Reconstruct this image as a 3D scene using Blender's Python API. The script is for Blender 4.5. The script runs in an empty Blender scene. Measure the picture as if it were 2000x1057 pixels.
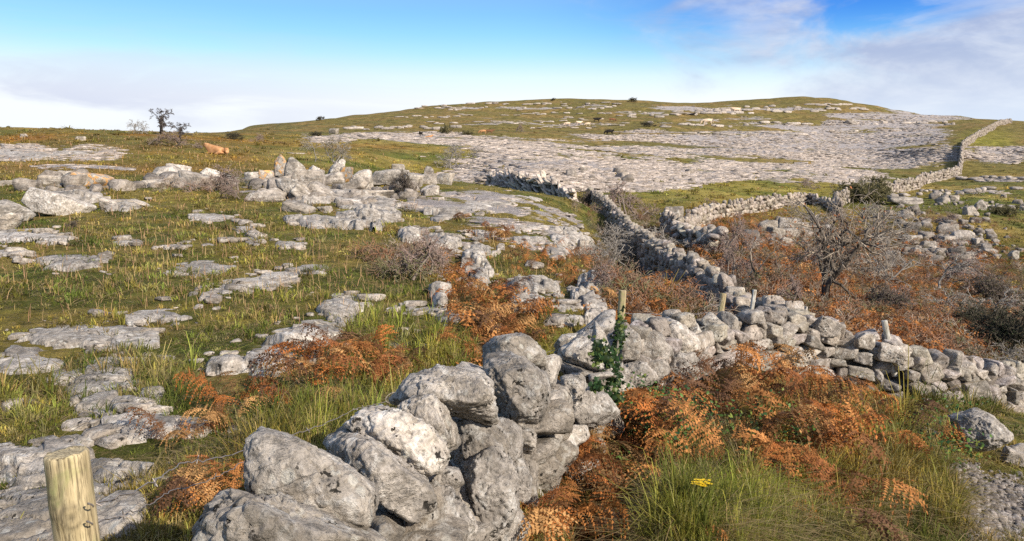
import bpy, math, random
import numpy as np
from mathutils import Vector, Matrix
R = math.radians
SC = bpy.context.scene
COL = SC.collection

# ------------------------------------------------------------------ camera
EYE = 1.8                     # eye height above the ground at the wall
F = 1500.0                    # focal length in pixels of the 2000 px wide photograph
PITCH = R(7.5)
CT, ST = math.cos(PITCH), math.sin(PITCH)
cd = bpy.data.cameras.new('camera')
cam = bpy.data.objects.new('camera', cd)
COL.objects.link(cam)
cam.location = (0, 0, EYE)
cam.rotation_euler = (R(90) - PITCH, 0, 0)
cd.sensor_width = 36
cd.lens = 36 * F / 2000
cd.clip_start = 0.05
cd.clip_end = 8000
SC.camera = cam

# ------------------------------------------------------------------ light
SUN_EL, SUN_AZ = R(30), R(136)      # azimuth measured clockwise from +Y (view direction): sun behind, to the right
sd = bpy.data.lights.new('sun', 'SUN')
sd.energy = 4.4
sd.angle = R(0.5)
sd.color = (1.0, 0.90, 0.77)
sun = bpy.data.objects.new('sun', sd)
COL.objects.link(sun)
sdir = Vector((math.sin(SUN_AZ) * math.cos(SUN_EL), math.cos(SUN_AZ) * math.cos(SUN_EL), math.sin(SUN_EL)))
sun.rotation_euler = sdir.to_track_quat('Z', 'Y').to_euler()
SC.view_settings.view_transform = 'Standard'
SC.view_settings.look = 'None'
SC.view_settings.exposure = 0.72
SC.view_settings.gamma = 1
try:
    SC.cycles.max_bounces = 5
    SC.cycles.diffuse_bounces = 3
    SC.cycles.glossy_bounces = 2
    SC.cycles.transmission_bounces = 3
    SC.cycles.transparent_max_bounces = 6
    SC.cycles.use_denoising = False
    SC.cycles.caustics_reflective = False
except Exception:
    pass


class NT:
    """small helper to write node trees"""
    def __init__(s, tree):
        s.t = tree
        s.n = tree.nodes
        s.n.clear()
    def add(s, kind, **kw):
        n = s.n.new(kind)
        for k, v in kw.items():
            if k.startswith('i_'):
                k = k[2:]
                key = int(k) if k.isdigit() else k.replace('_', ' ')
                sock = n.inputs[key]
                if hasattr(v, 'links') or isinstance(v, bpy.types.NodeSocket):
                    s.t.links.new(v, sock)
                else:
                    sock.default_value = v
            else:
                setattr(n, k, v)
        return n
    def link(s, a, b):
        s.t.links.new(a, b)
    def math(s, op, a, b=0.5, c=None, clamp=False):
        n = s.n.new('ShaderNodeMath'); n.operation = op; n.use_clamp = clamp
        for i, v in enumerate((a, b, c)):
            if v is None: continue
            if isinstance(v, bpy.types.NodeSocket): s.t.links.new(v, n.inputs[i])
            else: n.inputs[i].default_value = v
        return n.outputs[0]
    def mix(s, f, a, b, mode='MIX'):
        n = s.n.new('ShaderNodeMix'); n.data_type = 'RGBA'; n.blend_type = mode
        for i, v in ((0, f), (6, a), (7, b)):
            if isinstance(v, bpy.types.NodeSocket): s.t.links.new(v, n.inputs[i])
            elif i == 0: n.inputs[0].default_value = v
            else: n.inputs[i].default_value = (*v, 1) if len(v) == 3 else v
        return n.outputs[2]
    def noise(s, vec, scale, detail=4, rough=0.5, dist=0.0):
        n = s.n.new('ShaderNodeTexNoise')
        if vec is not None: s.t.links.new(vec, n.inputs['Vector'])
        n.inputs['Scale'].default_value = scale
        n.inputs['Detail'].default_value = detail
        n.inputs['Roughness'].default_value = rough
        n.inputs['Distortion'].default_value = dist
        return n.outputs[0]
    def smooth(s, v, lo, hi, a=0.0, b=1.0):
        n = s.n.new('ShaderNodeMapRange'); n.interpolation_type = 'SMOOTHSTEP'
        s.t.links.new(v, n.inputs[0])
        n.inputs[1].default_value = lo; n.inputs[2].default_value = hi
        n.inputs[3].default_value = a; n.inputs[4].default_value = b
        return n.outputs[0]


# ------------------------------------------------------------------ sky
W = bpy.data.worlds.new('World')
SC.world = W
W.use_nodes = True
w = NT(W.node_tree)
sky = w.add('ShaderNodeTexSky', sky_type='NISHITA', sun_disc=False, sun_elevation=SUN_EL, sun_rotation=SUN_AZ,
            altitude=200, air_density=1.0, dust_density=0.4, ozone_density=2.0)
tc = w.add('ShaderNodeTexCoord')
sep = w.add('ShaderNodeSeparateXYZ', i_0=tc.outputs['Generated'])
X, Y, Z = sep.outputs
K = 9.0; K2 = 7.4                                             # 1 / background strength
ramp = w.add('ShaderNodeValToRGB', i_0=w.math('MULTIPLY', Z, 4.0, clamp=True))
els = ramp.color_ramp.elements
stops = [(0.0, (0.84, 0.87, 0.93)), (0.34, (0.90, 0.94, 0.97)), (0.46, (0.74, 0.92, 1.0)), (0.57, (0.44, 0.79, 0.98)), (0.67, (0.25, 0.64, 0.96)), (0.76, (0.13, 0.49, 0.93)), (0.85, (0.07, 0.36, 0.88)), (1.0, (0.03, 0.22, 0.75))]
for i, (p, c) in enumerate(stops):
    e = els[i] if i < 2 else els.new(p)
    e.position = p
    e.color = (*c, 1)
# thin veil near the horizon and clear blue above it: tints the physical sky
skyc = w.mix(w.smooth(Z, 0.10, 0.32, 0.97, 0.10), sky.outputs[0], w.mix(1.0, ramp.outputs[0], (K2*0.80, K2*0.80, K2*0.80), 'MULTIPLY'))
skyc = w.mix(w.math('MULTIPLY', w.smooth(X, -0.02, 0.42), w.smooth(Z, 0.09, 0.2)), skyc, w.mix(1.0, skyc, (0.28, 0.52, 0.92), 'MULTIPLY'))
# streaky clouds: a broad grey band low at the left, a bank of mauve cloud at the right
mp = w.add('ShaderNodeMapping', i_0=tc.outputs['Generated'])
mp.inputs['Scale'].default_value = (1.2, 1.2, 7.0)
mp.inputs['Rotation'].default_value = (0, R(6), 0)
n1 = w.noise(mp.outputs[0], 3.0, 7, 0.55, 0.6)
left = w.math('MULTIPLY', w.smooth(X, -0.62, 0.05, 1, 0), w.smooth(Z, 0.05, 0.20, 1, 0))
skyc = w.mix(w.math('MULTIPLY', w.math('MULTIPLY', left, w.smooth(n1, 0.36, 0.60)), 1.0), skyc, (K2*0.50, K2*0.54, K2*0.66))
mp2 = w.add('ShaderNodeMapping', i_0=tc.outputs['Generated'])
mp2.inputs['Scale'].default_value = (1.4, 1.4, 3.6)
mp2.inputs['Rotation'].default_value = (0, R(-32), 0)
mp2.inputs['Location'].default_value = (0.4, 0.0, 0.15)
n2 = w.noise(mp2.outputs[0], 3.2, 8, 0.56, 0.5)
edge = w.math('ADD', w.math('MULTIPLY', X, 2.0), w.math('MULTIPLY', Z, 1.6))
gx_ = w.math('MULTIPLY', w.math('SUBTRACT', X, 0.45), 6.0); gz_ = w.math('MULTIPLY', w.math('SUBTRACT', Z, 0.205), 15.0)
gap = w.smooth(w.math('ADD', w.math('ADD', w.math('MULTIPLY', gx_, gx_), w.math('MULTIPLY', gz_, gz_)), w.math('MULTIPLY', w.math('SUBTRACT', n2, 0.5), 2.0)), -0.2, 1.3, -0.45, 0.0)
edge = w.math('ADD', edge, gap)
bank = w.smooth(w.math('ADD', edge, w.math('MULTIPLY', w.math('SUBTRACT', n2, 0.5), 1.5)), 0.68, 1.14)
n3 = w.noise(mp2.outputs[0], 7.0, 6, 0.6, 0.3)
cc = w.mix(w.smooth(n3, 0.34, 0.68), (K2*0.32, K2*0.37, K2*0.53), (K2*0.54, K2*0.57, K2*0.66))
cc = w.mix(w.smooth(Z, 0.03, 0.15), (K2*0.52, K2*0.60, K2*0.72), cc)
skyc = w.mix(w.math('MULTIPLY', bank, 0.9), skyc, cc)
n4 = w.noise(mp.outputs[0], 5.5, 6, 0.55, 0.8)
wisp = w.math('MULTIPLY', w.math('MULTIPLY', w.smooth(X, 0.05, 0.3), w.smooth(Z, 0.12, 0.19)), w.smooth(n4, 0.48, 0.68, 0, 0.7))
skyc = w.mix(wisp, skyc, (K2*0.30, K2*0.42, K2*0.68))
lp = 1.0 / K
bgn = w.add('ShaderNodeBackground', i_0=skyc, i_1=lp)
wo = w.add('ShaderNodeOutputWorld', i_0=bgn.outputs[0])

# ------------------------------------------------------------------ numpy noise
def _h(ix, iy, iz, s):
    n = (ix * 374761393 + iy * 668265263 + iz * 2147483647 + s * 1274126177) & 0xffffffff
    n = ((n ^ (n >> 13)) * 1274126177) & 0xffffffff
    n = ((n ^ (n >> 16)) * 2246822519) & 0xffffffff
    return ((n ^ (n >> 15)) & 0xffffff) / 16777215.0

def vnoise(p, s=0):
    p = np.asarray(p, float)
    i = np.floor(p).astype(np.int64)
    f = p - i
    f = f * f * (3 - 2 * f)
    if p.shape[-1] == 2:
        a = [_h(i[..., 0] + dx, i[..., 1] + dy, 0, s) for dx in (0, 1) for dy in (0, 1)]
        fx, fy = f[..., 0], f[..., 1]
        return (a[0] * (1 - fy) + a[1] * fy) * (1 - fx) + (a[2] * (1 - fy) + a[3] * fy) * fx
    r = 0
    for dx in (0, 1):
        wx = f[..., 0] if dx else 1 - f[..., 0]
        for dy in (0, 1):
            wy = f[..., 1] if dy else 1 - f[..., 1]
            for dz in (0, 1):
                wz = f[..., 2] if dz else 1 - f[..., 2]
                r = r + wx * wy * wz * _h(i[..., 0] + dx, i[..., 1] + dy, i[..., 2] + dz, s)
    return r

def fbm(p, o=4, s=0, g=0.5):
    """about -0.5 .. 0.5"""
    p = np.asarray(p, float)
    r, a, t = 0, 1.0, 0
    for k in range(o):
        r = r + a * (vnoise(p + 17.3 * k, s + k) - 0.5)
        t += a
        a *= g
        p = p * 2.03
    return r / t * 1.4

def worley(p, s=0, jit=0.9):
    """2-D F1, F2 and cell id"""
    i = np.floor(p).astype(np.int64)
    d1 = np.full(p.shape[:-1], 9.0); d2 = d1.copy(); cid = np.zeros(p.shape[:-1])
    for dx in (-1, 0, 1):
        for dy in (-1, 0, 1):
            cx, cy = i[..., 0] + dx, i[..., 1] + dy
            h1, h2 = _h(cx, cy, 0, s), _h(cx, cy, 0, s + 7)
            q = np.hypot(cx + 0.5 + jit * (h1 - 0.5) - p[..., 0], cy + 0.5 + jit * (h2 - 0.5) - p[..., 1])
            m = q < d1
            d2 = np.where(m, d1, np.minimum(d2, q))
            cid = np.where(m, h1, cid)
            d1 = np.where(m, q, d1)
    return d1, d2, cid

def sst(x, a, b):
    t = np.clip((x - a) / (b - a), 0, 1)
    return t * t * (3 - 2 * t)

# ------------------------------------------------------------------ mesh and object helpers
def mesh_np(name, v, faces, mat=None, col=None, smooth=False):
    """v (n,3); faces: list of integer arrays (m,3) or (m,4)"""
    me = bpy.data.meshes.new(name)
    v = np.ascontiguousarray(v, np.float32)
    me.vertices.add(len(v))
    me.vertices.foreach_set('co', v.ravel())
    fs = [np.asarray(f, np.int32) for f in faces if len(f)]
    tot = np.concatenate([np.full(len(f), f.shape[1], np.int32) for f in fs])
    idx = np.concatenate([f.ravel() for f in fs])
    me.loops.add(len(idx))
    me.loops.foreach_set('vertex_index', idx)
    me.polygons.add(len(tot))
    me.polygons.foreach_set('loop_start', np.concatenate([[0], np.cumsum(tot)[:-1]]).astype(np.int32))
    me.polygons.foreach_set('loop_total', tot)
    if smooth:
        me.polygons.foreach_set('use_smooth', np.ones(len(tot), bool))
    if col is not None:
        a = me.color_attributes.new('Col', 'FLOAT_COLOR', 'POINT')
        c = np.ones((len(v), 4), np.float32); c[:, :col.shape[1]] = col
        a.data.foreach_set('color', c.ravel())
    me.update(calc_edges=True)
    if mat: me.materials.append(mat)
    return me

def link(name, me, loc=(0, 0, 0), parent=None):
    o = bpy.data.objects.new(name, me)
    COL.objects.link(o)
    if parent is not None: o.parent = parent
    else: o.location = loc
    return o

def tag(o, label=None, cat=None, group=None, kind=None):
    if label: o['label'] = label
    if cat: o['category'] = cat
    if group: o['group'] = group
    if kind: o['kind'] = kind
    return o

def thing(name, loc, label, cat, group=None):
    o = bpy.data.objects.new(name, None)
    COL.objects.link(o)
    o.location = loc
    o.empty_display_size = 0.2
    return tag(o, label, cat, group)

class Acc:
    """collects pieces of mesh into one"""
    def __init__(s): s.v, s.f3, s.f4, s.c, s.n = [], [], [], [], 0
    def add(s, v, f3=None, f4=None, c=None):
        v = np.asarray(v, float).reshape(-1, 3)
        s.v.append(v)
        if f3 is not None: s.f3.append(np.asarray(f3) + s.n)
        if f4 is not None: s.f4.append(np.asarray(f4) + s.n)
        if c is not None:
            c = np.asarray(c, float)
            s.c.append(np.tile(c, (len(v), 1)) if c.ndim == 1 else c)
        s.n += len(v)
    def mesh(s, name, mat, smooth=False):
        fs = []
        if s.f3: fs.append(np.concatenate(s.f3))
        if s.f4: fs.append(np.concatenate(s.f4))
        return mesh_np(name, np.concatenate(s.v), fs, mat, np.concatenate(s.c) if s.c else None, smooth)

# ------------------------------------------------------------------ projection (reference camera)
def ray(px, py):
    a = (np.asarray(px, float) - 1000) / F
    b = -(np.asarray(py, float) - 528.5) / F
    return a, CT + b * ST, -ST + b * CT
def P(px, py, Yd):
    x, y, z = ray(px, py)
    k = Yd / y
    return np.array([x * k, y * k, EYE + z * k])
def proj(x, y, z):
    z = z - EYE
    d = y * CT - z * ST
    d = np.where(d < 0.05, 0.05, d)
    return 1000 + F * x / d, 528.5 - F * (y * ST + z * CT) / d
# ------------------------------------------------------------------ walls: (px, py of top, forward distance, height)
WALL_A = [(430,1075,1.75,1.0),(600,1000,2.3,1.0),(740,900,2.8,1.0),(880,790,3.6,1.05),(985,725,4.5,1.1),(1060,705,5.4,1.0),(1140,700,6.4,0.9),(1200,690,8.0,0.85)]
WALL_B = [(1200,672,8.4,0.8),(1270,650,9.0,0.95),(1340,640,9.6,0.9),(1400,637,10.3,0.8),(1500,626,11.0,0.75),(1600,632,11.6,0.8),(1690,668,11.5,0.7),(1760,690,11.3,0.7),(1830,716,11.6,0.62),(1920,722,12.4,0.6),(2010,745,13.0,0.65),(2120,770,13.6,0.65),(2300,800,14.5,0.6)]
WALL_C = [(1150,372,62,1.0),(1180,388,52,1.2),(1205,415,43,1.25),(1235,445,35,1.55),(1275,474,28.5,1.6),(1320,500,23,1.6),(1370,522,19,1.5),(1408,550,16.3,1.25),(1450,588,14.6,0.75),(1500,603,13.4,0.6),(1545,608,12.6,0.6),(1590,628,12.0,0.7)]
WALL_D = [(955,340,66,1.15),(1000,334,60,1.35),(1040,346,56,1.3),(1085,352,53,1.35),(1118,374,50,0.9)]
WALL_E = [(1300,412,42,0.9),(1322,436,36,0.8),(1350,432,40,.95),(1362,414,46,1.0),(1390,404,52,.95),(1450,396,58,.95),(1510,387,64,1.0),(1578,380,70,1.0),(1605,390,67,.9),(1638,403,63,.8)]
WALL_E2 = [(1315,440,35,0.8),(1360,450,33,0.9),(1405,458,31,0.8)]
WALL_F = [(1640,400,62,1.25),(1632,383,72,1.25),(1660,370,80,1.17),(1720,362,90,1.25),(1790,352,102,1.33),(1800,344,112,1.33),(1850,334,124,1.33),(1874,326,130,1.40),(1878,300,146,1.48),(1880,278,165,1.48),(1905,262,190,1.48),(1930,248,215,1.56),(1955,236,245,1.72),(1975,234,262,1.72)]
WALLS = dict(A=WALL_A, B=WALL_B, C=WALL_C, D=WALL_D, E=WALL_E, E2=WALL_E2, F=WALL_F)

# ------------------------------------------------------------------ terrain control points: (px, py, forward distance)
CP = """-500,1200,3.0 -500,900,5 -500,700,8 -500,550,14 -500,440,24 -500,360,42 -500,290,75 -500,262,100 -500,300,220
0,1057,3.5 0,870,5 0,700,7.6 0,600,10.2 0,500,15 0,420,23 0,340,39 0,290,60 0,250,90 0,262,140 0,300,260
300,1057,3.3 300,870,4.9 300,700,7.6 300,600,10.4 300,500,15.5 300,420,23 300,350,38 300,290,62 300,258,92 300,270,130 300,300,260
420,1020,3.4 420,870,4.8 420,600,10.4 420,420,24 420,340,42 420,290,70 420,262,105 420,262,170 420,270,330 430,300,480
500,830,5.3 500,700,7.5 500,600,10.5 500,500,16 500,420,24 500,340,42 500,290,78 500,262,125 500,252,260 520,244,330 520,275,430
600,770,6.2 600,650,9.0 600,420,25 600,340,44 600,285,85 600,262,140 600,238,320 600,262,450
700,800,5.6 700,700,7.6 700,600,10.6 700,500,16 700,420,26 700,340,46 700,290,88 700,262,150 700,228,340 700,260,470
850,690,8.0 850,600,11 850,500,17 850,420,28 850,345,50 850,290,100 850,262,165 850,240,230 850,208,355 850,240,500
940,650,9.2 1000,560,13.5 1000,480,20.5 1000,420,31 1000,375,45 1000,335,64 1000,300,98 1000,265,170 1000,240,240 1000,215,320 1000,199,365 1000,235,520
1110,640,10 1130,560,14.5 1110,500,20.5 1130,440,33 1130,395,46 1130,350,68 1130,300,115 1130,262,195 1130,235,270 1130,195,372 1130,235,520
1240,600,12.4 1250,560,15 1290,300,135 1250,265,190 1250,238,250 1250,200,375 1250,235,520
1340,595,14 1370,400,60 1370,345,98 1370,300,150 1370,255,220 1370,225,290 1370,204,380 1370,235,540
1480,560,20 1480,500,30 1480,450,44 1480,345,105 1480,290,170 1480,240,265 1480,196,395 1480,235,540
1600,600,21 1600,560,26 1600,500,36 1600,450,48 1600,400,66 1600,345,112 1600,290,180 1600,240,270 1580,190,405 1600,240,560
1750,640,19 1750,590,26 1750,540,35 1750,480,48 1750,430,60 1750,310,165 1750,265,235 1720,214,350 1720,245,520
1900,650,22 1900,600,28 1900,540,38 1900,480,50 1900,420,64 1900,375,88 1900,300,165 1860,232,300 1860,262,460
2000,700,19 2000,640,25 2000,580,33 2000,500,46 2000,430,64 2000,370,94 2000,310,155 2000,240,280 2000,270,420
1050,1057,3.75 1150,1057,4.2 1080,960,4.6 1170,900,5.4 1250,830,6.6 1270,760,7.9
1300,1057,4.0 1300,950,4.8 1300,850,6.1 1400,1057,4.1 1400,950,5.0 1400,850,6.4 1400,770,7.9 1400,722,9.2
1600,1057,4.7 1600,950,5.7 1600,850,7.3 1600,770,9.2 1750,1057,5.3 1750,950,6.5 1750,850,8.4
1900,1057,5.6 1900,950,6.9 1900,870,8.6 1900,820,10.2 2000,1057,6.0 2000,950,7.4 2000,870,9.2 2000,820,10.9
2500,1100,6.5 2500,900,10 2500,820,13 2500,700,20 2500,560,36 2500,430,64 2500,340,120 2500,260,260 2500,290,420
3100,1300,5.0 3100,700,20 3100,560,34 3100,340,120 3100,275,260 -1500,1300,2.6 -1500,700,8 -1500,440,24 -1500,300,75 -1500,290,220"""
pts = []
for tok in CP.split():
    a, b, c = map(float, tok.split(','))
    pts.append(P(a, b, c))
def wall_world(wl):
    return np.array([P(a, b, c) for a, b, c, h in wl]), np.array([h for *_, h in wl])
for k, wl in WALLS.items():
    tops, hs = wall_world(wl)
    d = np.gradient(tops[:, :2], axis=0)
    d /= np.linalg.norm(d, axis=1)[:, None]
    for t, h, dd in zip(tops, hs, d):
        if k == 'A':
            nrm = np.array([dd[1], -dd[0]])                       # towards the right side
            pts.append(np.array([*(t[:2] - nrm * 0.45), t[2] - h + 0.1]))
            pts.append(np.array([*(t[:2] + nrm * 0.50), t[2] - h - 0.25]))
        elif k in ('D', 'E', 'E2', 'F'):
            pts.append(np.array([t[0], t[1], t[2] - h * 0.92]))
        else:
            pts.append(np.array([t[0], t[1], t[2] - h * 0.92]))
# ground round the viewer (outside the picture)
for x, y, z in ((0,.3,-.05),(-1.5,.5,0),(1.2,.6,-.35),(-1.5,1.6,0.02),(1.5,1.8,-.45),(0.8,2.4,-.42),(-3,1,0),(3,1,-.6),(3,2.6,-.75)):
    pts.append(np.array([x, y, z]))
pts = np.array(pts)
TA, TB = 2.2, 1.0
def feat(x, y):
    r = np.hypot(x, y)
    th = np.arctan2(x, y)
    th = np.clip(th, -1.05, 1.05)
    return th * TA, np.log(np.maximum(r, 0.25)) * TB
pu, pv = feat(pts[:, 0], pts[:, 1])
pr = np.hypot(pts[:, 0], pts[:, 1])
pg = pts[:, 2] / pr
def phi(d2): return 0.5 * d2 * np.log(d2 + 1e-9)
n = len(pts)
A_ = np.zeros((n + 3, n + 3))
A_[:n, :n] = phi((pu[:, None] - pu) ** 2 + (pv[:, None] - pv) ** 2) + np.eye(n) * 0.0012
A_[:n, n] = 1; A_[:n, n + 1] = pu; A_[:n, n + 2] = pv
A_[n:, :n] = A_[:n, n:].T
sol = np.linalg.solve(A_, np.concatenate([pg, [0, 0, 0]]))
def base_z(x, y):
    sh = x.shape
    x, y = x.ravel(), y.ravel()
    out = np.empty(len(x))
    for i in range(0, len(x), 20000):
        xs, ys = x[i:i + 20000], y[i:i + 20000]
        u, v = feat(xs, ys)
        g = phi((u[:, None] - pu) ** 2 + (v[:, None] - pv) ** 2) @ sol[:n] + sol[n] + sol[n + 1] * u + sol[n + 2] * v
        r = np.hypot(xs, ys)
        g = np.clip(g, -0.35, 0.12)
        th = np.abs(np.arctan2(xs, ys))
        out[i:i + 20000] = g * r * (1 - sst(th, 1.1, 1.9)) - sst(th, 1.1, 1.9) * 0.2
    return out.reshape(sh)

# grid: polar sheet, fine in front
th_f = np.linspace(R(-41), R(41), 1100)
th_s = np.concatenate([np.linspace(R(41.4), R(60), 70), np.linspace(R(61), R(180), 60)])
TH = np.concatenate([-th_s[::-1], th_f, th_s])
LR = np.linspace(math.log(0.3), math.log(3000), 980)
# coarse evaluation, then interpolated up
THc, LRc = TH[::4], LR[::4]
if THc[-1] != TH[-1]: THc = np.append(THc, TH[-1])
if LRc[-1] != LR[-1]: LRc = np.append(LRc, LR[-1])
tt, ll = np.meshgrid(THc, LRc, indexing='ij')
zc = base_z(np.sin(tt) * np.exp(ll), np.cos(tt) * np.exp(ll))
tmp = np.array([np.interp(LR, LRc, row) for row in zc])
ZB = np.array([np.interp(TH, THc, tmp[:, j]) for j in range(len(LR))]).T
tt, ll = np.meshgrid(TH, LR, indexing='ij')
rr = np.exp(ll)
GX, GY = np.sin(tt) * rr, np.cos(tt) * rr
xy = np.stack([GX, GY], -1)
far = sst(rr, 600, 2500)
ZB = ZB * (1 - far) - 60 * far                                  # the hill falls away behind its crest
dz = fbm(xy * 0.9, 4, 3) * 0.10 * sst(rr, 1.5, 5) * (1 - sst(rr, 150, 400))
dz += fbm(xy * 0.25, 3, 9) * 0.35 * sst(rr, 9, 30) * (1 - .55 * sst(rr, 40, 60)) * (1 - sst(rr, 200, 330))
dz += fbm(xy * 5.0, 3, 11) * 0.035 * (1 - sst(rr, 20, 60))
hill = sst(rr, 130, 190) * (1 - sst(rr, 420, 600))
q = ZB / 4.0 + fbm(xy * 0.012, 2, 5) * 0.8
fr = q - np.floor(q)
dz += hill * (sst(fr, 0.10, 0.50) - fr) * 1.1
dz += fbm(xy * 0.05, 3, 21) * 1.2 * hill
ZG = ZB + dz

def gidx(x, y):
    i = np.interp(np.arctan2(x, y), TH, np.arange(len(TH)))
    j = np.interp(np.log(np.maximum(np.hypot(x, y), 0.3)), LR, np.arange(len(LR)))
    return i, j
def bil(G, x, y):
    i, j = gidx(np.asarray(x, float), np.asarray(y, float))
    i0 = np.clip(i.astype(int), 0, len(TH) - 2); j0 = np.clip(j.astype(int), 0, len(LR) - 2)
    a, b = i - i0, j - j0
    return G[i0, j0] * (1 - a) * (1 - b) + G[i0 + 1, j0] * a * (1 - b) + G[i0, j0 + 1] * (1 - a) * b + G[i0 + 1, j0 + 1] * a * b
def gz(x, y): return bil(ZG, x, y)
_rs = np.exp(np.linspace(math.log(1.0), math.log(700), 3000))
def at(px, py):
    """the ground point seen at a pixel of the photograph"""
    x, y, z = ray(px, py)
    h = math.hypot(x, y)
    X_, Y_, Z_ = x / h * _rs, y / h * _rs, EYE + z / h * _rs
    below = Z_ < gz(X_, Y_)
    k = int(np.argmax(below)) if below.any() else len(_rs) - 1
    return np.array([X_[k], Y_[k], gz(X_[k:k + 1], Y_[k:k + 1])[0]])
PXG, PYG = proj(GX, GY, ZG)

# ------------------------------------------------------------------ land cover, laid out on the ground
def blobs(px, py, L, soft=0.35):
    m = np.zeros(np.shape(px))
    for b in L:
        cx, cy, rx, ry = b[:4]
        d = np.sqrt(((px - cx) / rx) ** 2 + ((py - cy) / ry) ** 2)
        m = np.maximum(m, (1 - sst(d, 1 - soft, 1 + soft)) * (b[4] if len(b) > 4 else 1))
    return m
ROCK = [(1250,335,330,38),(1500,300,420,34),(1700,262,250,22),(1380,272,330,12),(1560,345,160,18,.8),(1050,300,160,22,.75),(900,330,130,30,.7),(760,268,160,8),(880,275,160,9,.8),(1960,305,70,24,.9),
        (1080,240,180,3,.6),(1330,216,150,5,.7),(1560,208,90,4,.5),(1000,210,190,3,.5),(1740,228,140,12,.85),(1560,212,120,6,.6),(1440,232,110,4,.6),(660,275,70,10,.7),(640,300,120,6,.5),
        (900,400,130,26,.75),(1010,430,140,32,.5),(880,470,120,25,.4),(1080,480,90,30,.45),(700,395,130,26,.45),(30,300,90,14,.7),(150,300,100,14,.5),(190,330,120,8,.5),(560,375,110,22,.6),(400,355,80,16,.5),(1900,378,110,7,.7),(1930,350,80,5,.7)]
NOROCK = [(1500,372,130,12),(1420,382,200,13),(1925,270,60,16),(1930,330,50,9),(560,262,120,5),(1830,340,70,8),(1690,330,60,8,.4),(1150,380,130,12,.8),(760,320,110,14,.8)]
RUST = [(1650,560,330,120,1),(1850,640,220,70,1),(1420,470,120,60,.8),(1240,560,120,90,.9),(1230,460,60,70,.4),(1750,440,160,40,.4),(1420,800,260,110,.8),(1150,900,90,130,.75),(960,620,90,80,.7),(890,540,40,60,.7),
        (1080,520,90,40,.6),(200,280,360,26,.8),(600,345,60,20,.4),(250,330,300,14,.45),(700,292,120,10,.5),(440,300,90,20,.5),(1700,960,90,80,.4),(950,460,80,30,.35),(620,700,60,50,.3),(1120,300,90,8,.3)]
LUSH = [(1460,1010,230,80,1),(1560,480,70,16,.8),(1400,470,40,14,.9),(1700,530,80,18,.5),(1480,520,60,14,.6),(1880,560,70,16,.5),(1310,520,24,30,.6),(1250,830,60,40,.5),(1520,830,90,40,.8),(1760,900,120,70,.8),(650,900,120,90,.6),(450,560,200,80,.4),(800,680,130,90,.7),(1100,650,50,50,.8),(1330,590,70,25,.9),(1440,375,220,18,.3),(1930,275,50,20,.7),(90,800,120,60,.5),(550,450,200,30,.4)]
GRAVEL = [(1960,1000,85,62,1),(1880,930,40,25,.8)]
def rockmask(px, py, x, y):
    r = np.hypot(x, y)
    s = np.where(r > 120, 0.05, 0.16)
    xy = np.stack([x, y], -1)
    wv = 14 * fbm(xy * 0.08, 3, 31) * sst(r, 15, 60)
    zz_ = (331 - py) * r / F                                        # height above the eye: grass follows the bedding
    band = fbm(np.stack([zz_ * 0.55, np.arctan2(x, y) * 9], -1), 4, 47) * sst(r, 50, 90)
    m = blobs(px, py + wv, ROCK, .5) * (1 - blobs(px, py + wv, NOROCK, .5))
    nn = np.where(r > 45, 1.25 * fbm(xy * np.array([0.06, 0.10]), 5, 41, .6) - .05, fbm(xy * np.array([0.35, 0.6]), 4, 43))
    return np.clip(m + (nn * 0.75 + band * 1.0) * (m > 0.02), 0, 1)
def landcol(x, y, px, py, detail=1):
    """albedo of the vegetation growing at a place"""
    xy = np.stack([x, y], -1)
    r = np.hypot(x, y)
    sc = 1 / (1 + r / 14.0)
    a = fbm(xy * 0.6, 3, 51) * sst(r, 0, 1) * (1 - sst(r, 20, 60)) + fbm(xy * 0.09, 3, 52) * sst(r, 15, 60)
    b = fbm(xy * 1.7 + 9, 3, 53) * (1 - sst(r, 20, 60)) + fbm(xy * 0.16 + 5, 3, 54) * sst(r, 15, 60)
    green = np.array([0.12, 0.135, 0.035]); olive = np.array([0.255, 0.205, 0.06]); straw = np.array([0.40, 0.30, 0.12]); rust = np.array([0.29, 0.13, 0.04]); brown = np.array([0.23, 0.145, 0.06])
    t = sst(a, -0.12, 0.16)[..., None]
    c = green * (1 - t) + olive * t
    t = (sst(b, 0.02, 0.30) * 0.6)[..., None]
    c = c * (1 - t) + straw * t
    hb = (sst(r, 70, 190) * 0.85)[..., None]
    c = c * (1 - hb) + (np.array([0.17, 0.135, 0.06]) * (1 - sst(b, -.05, .2)[..., None]) + np.array([0.215, 0.145, 0.075]) * sst(b, -.05, .2)[..., None]) * hb
    g = (blobs(px, py, LUSH, .6) * 0.75)[..., None]
    lush = np.array([0.25, 0.245, 0.05])
    c = c * (1 - g) + lush * g
    k = blobs(px, py, RUST, .6)
    k = np.clip(k * (0.85 + 1.4 * b), 0, 1)[..., None]
    rb = sst(a, -0.15, 0.15)[..., None]
    c = c * (1 - k) + (rust * rb + brown * (1 - rb)) * k
    c = c * np.array([1.0, 1.02, .72])
    return c, k[..., 0]
# ------------------------------------------------------------------ materials
def new_mat(name):
    m = bpy.data.materials.new(name)
    m.use_nodes = True
    return m, NT(m.node_tree)

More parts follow.
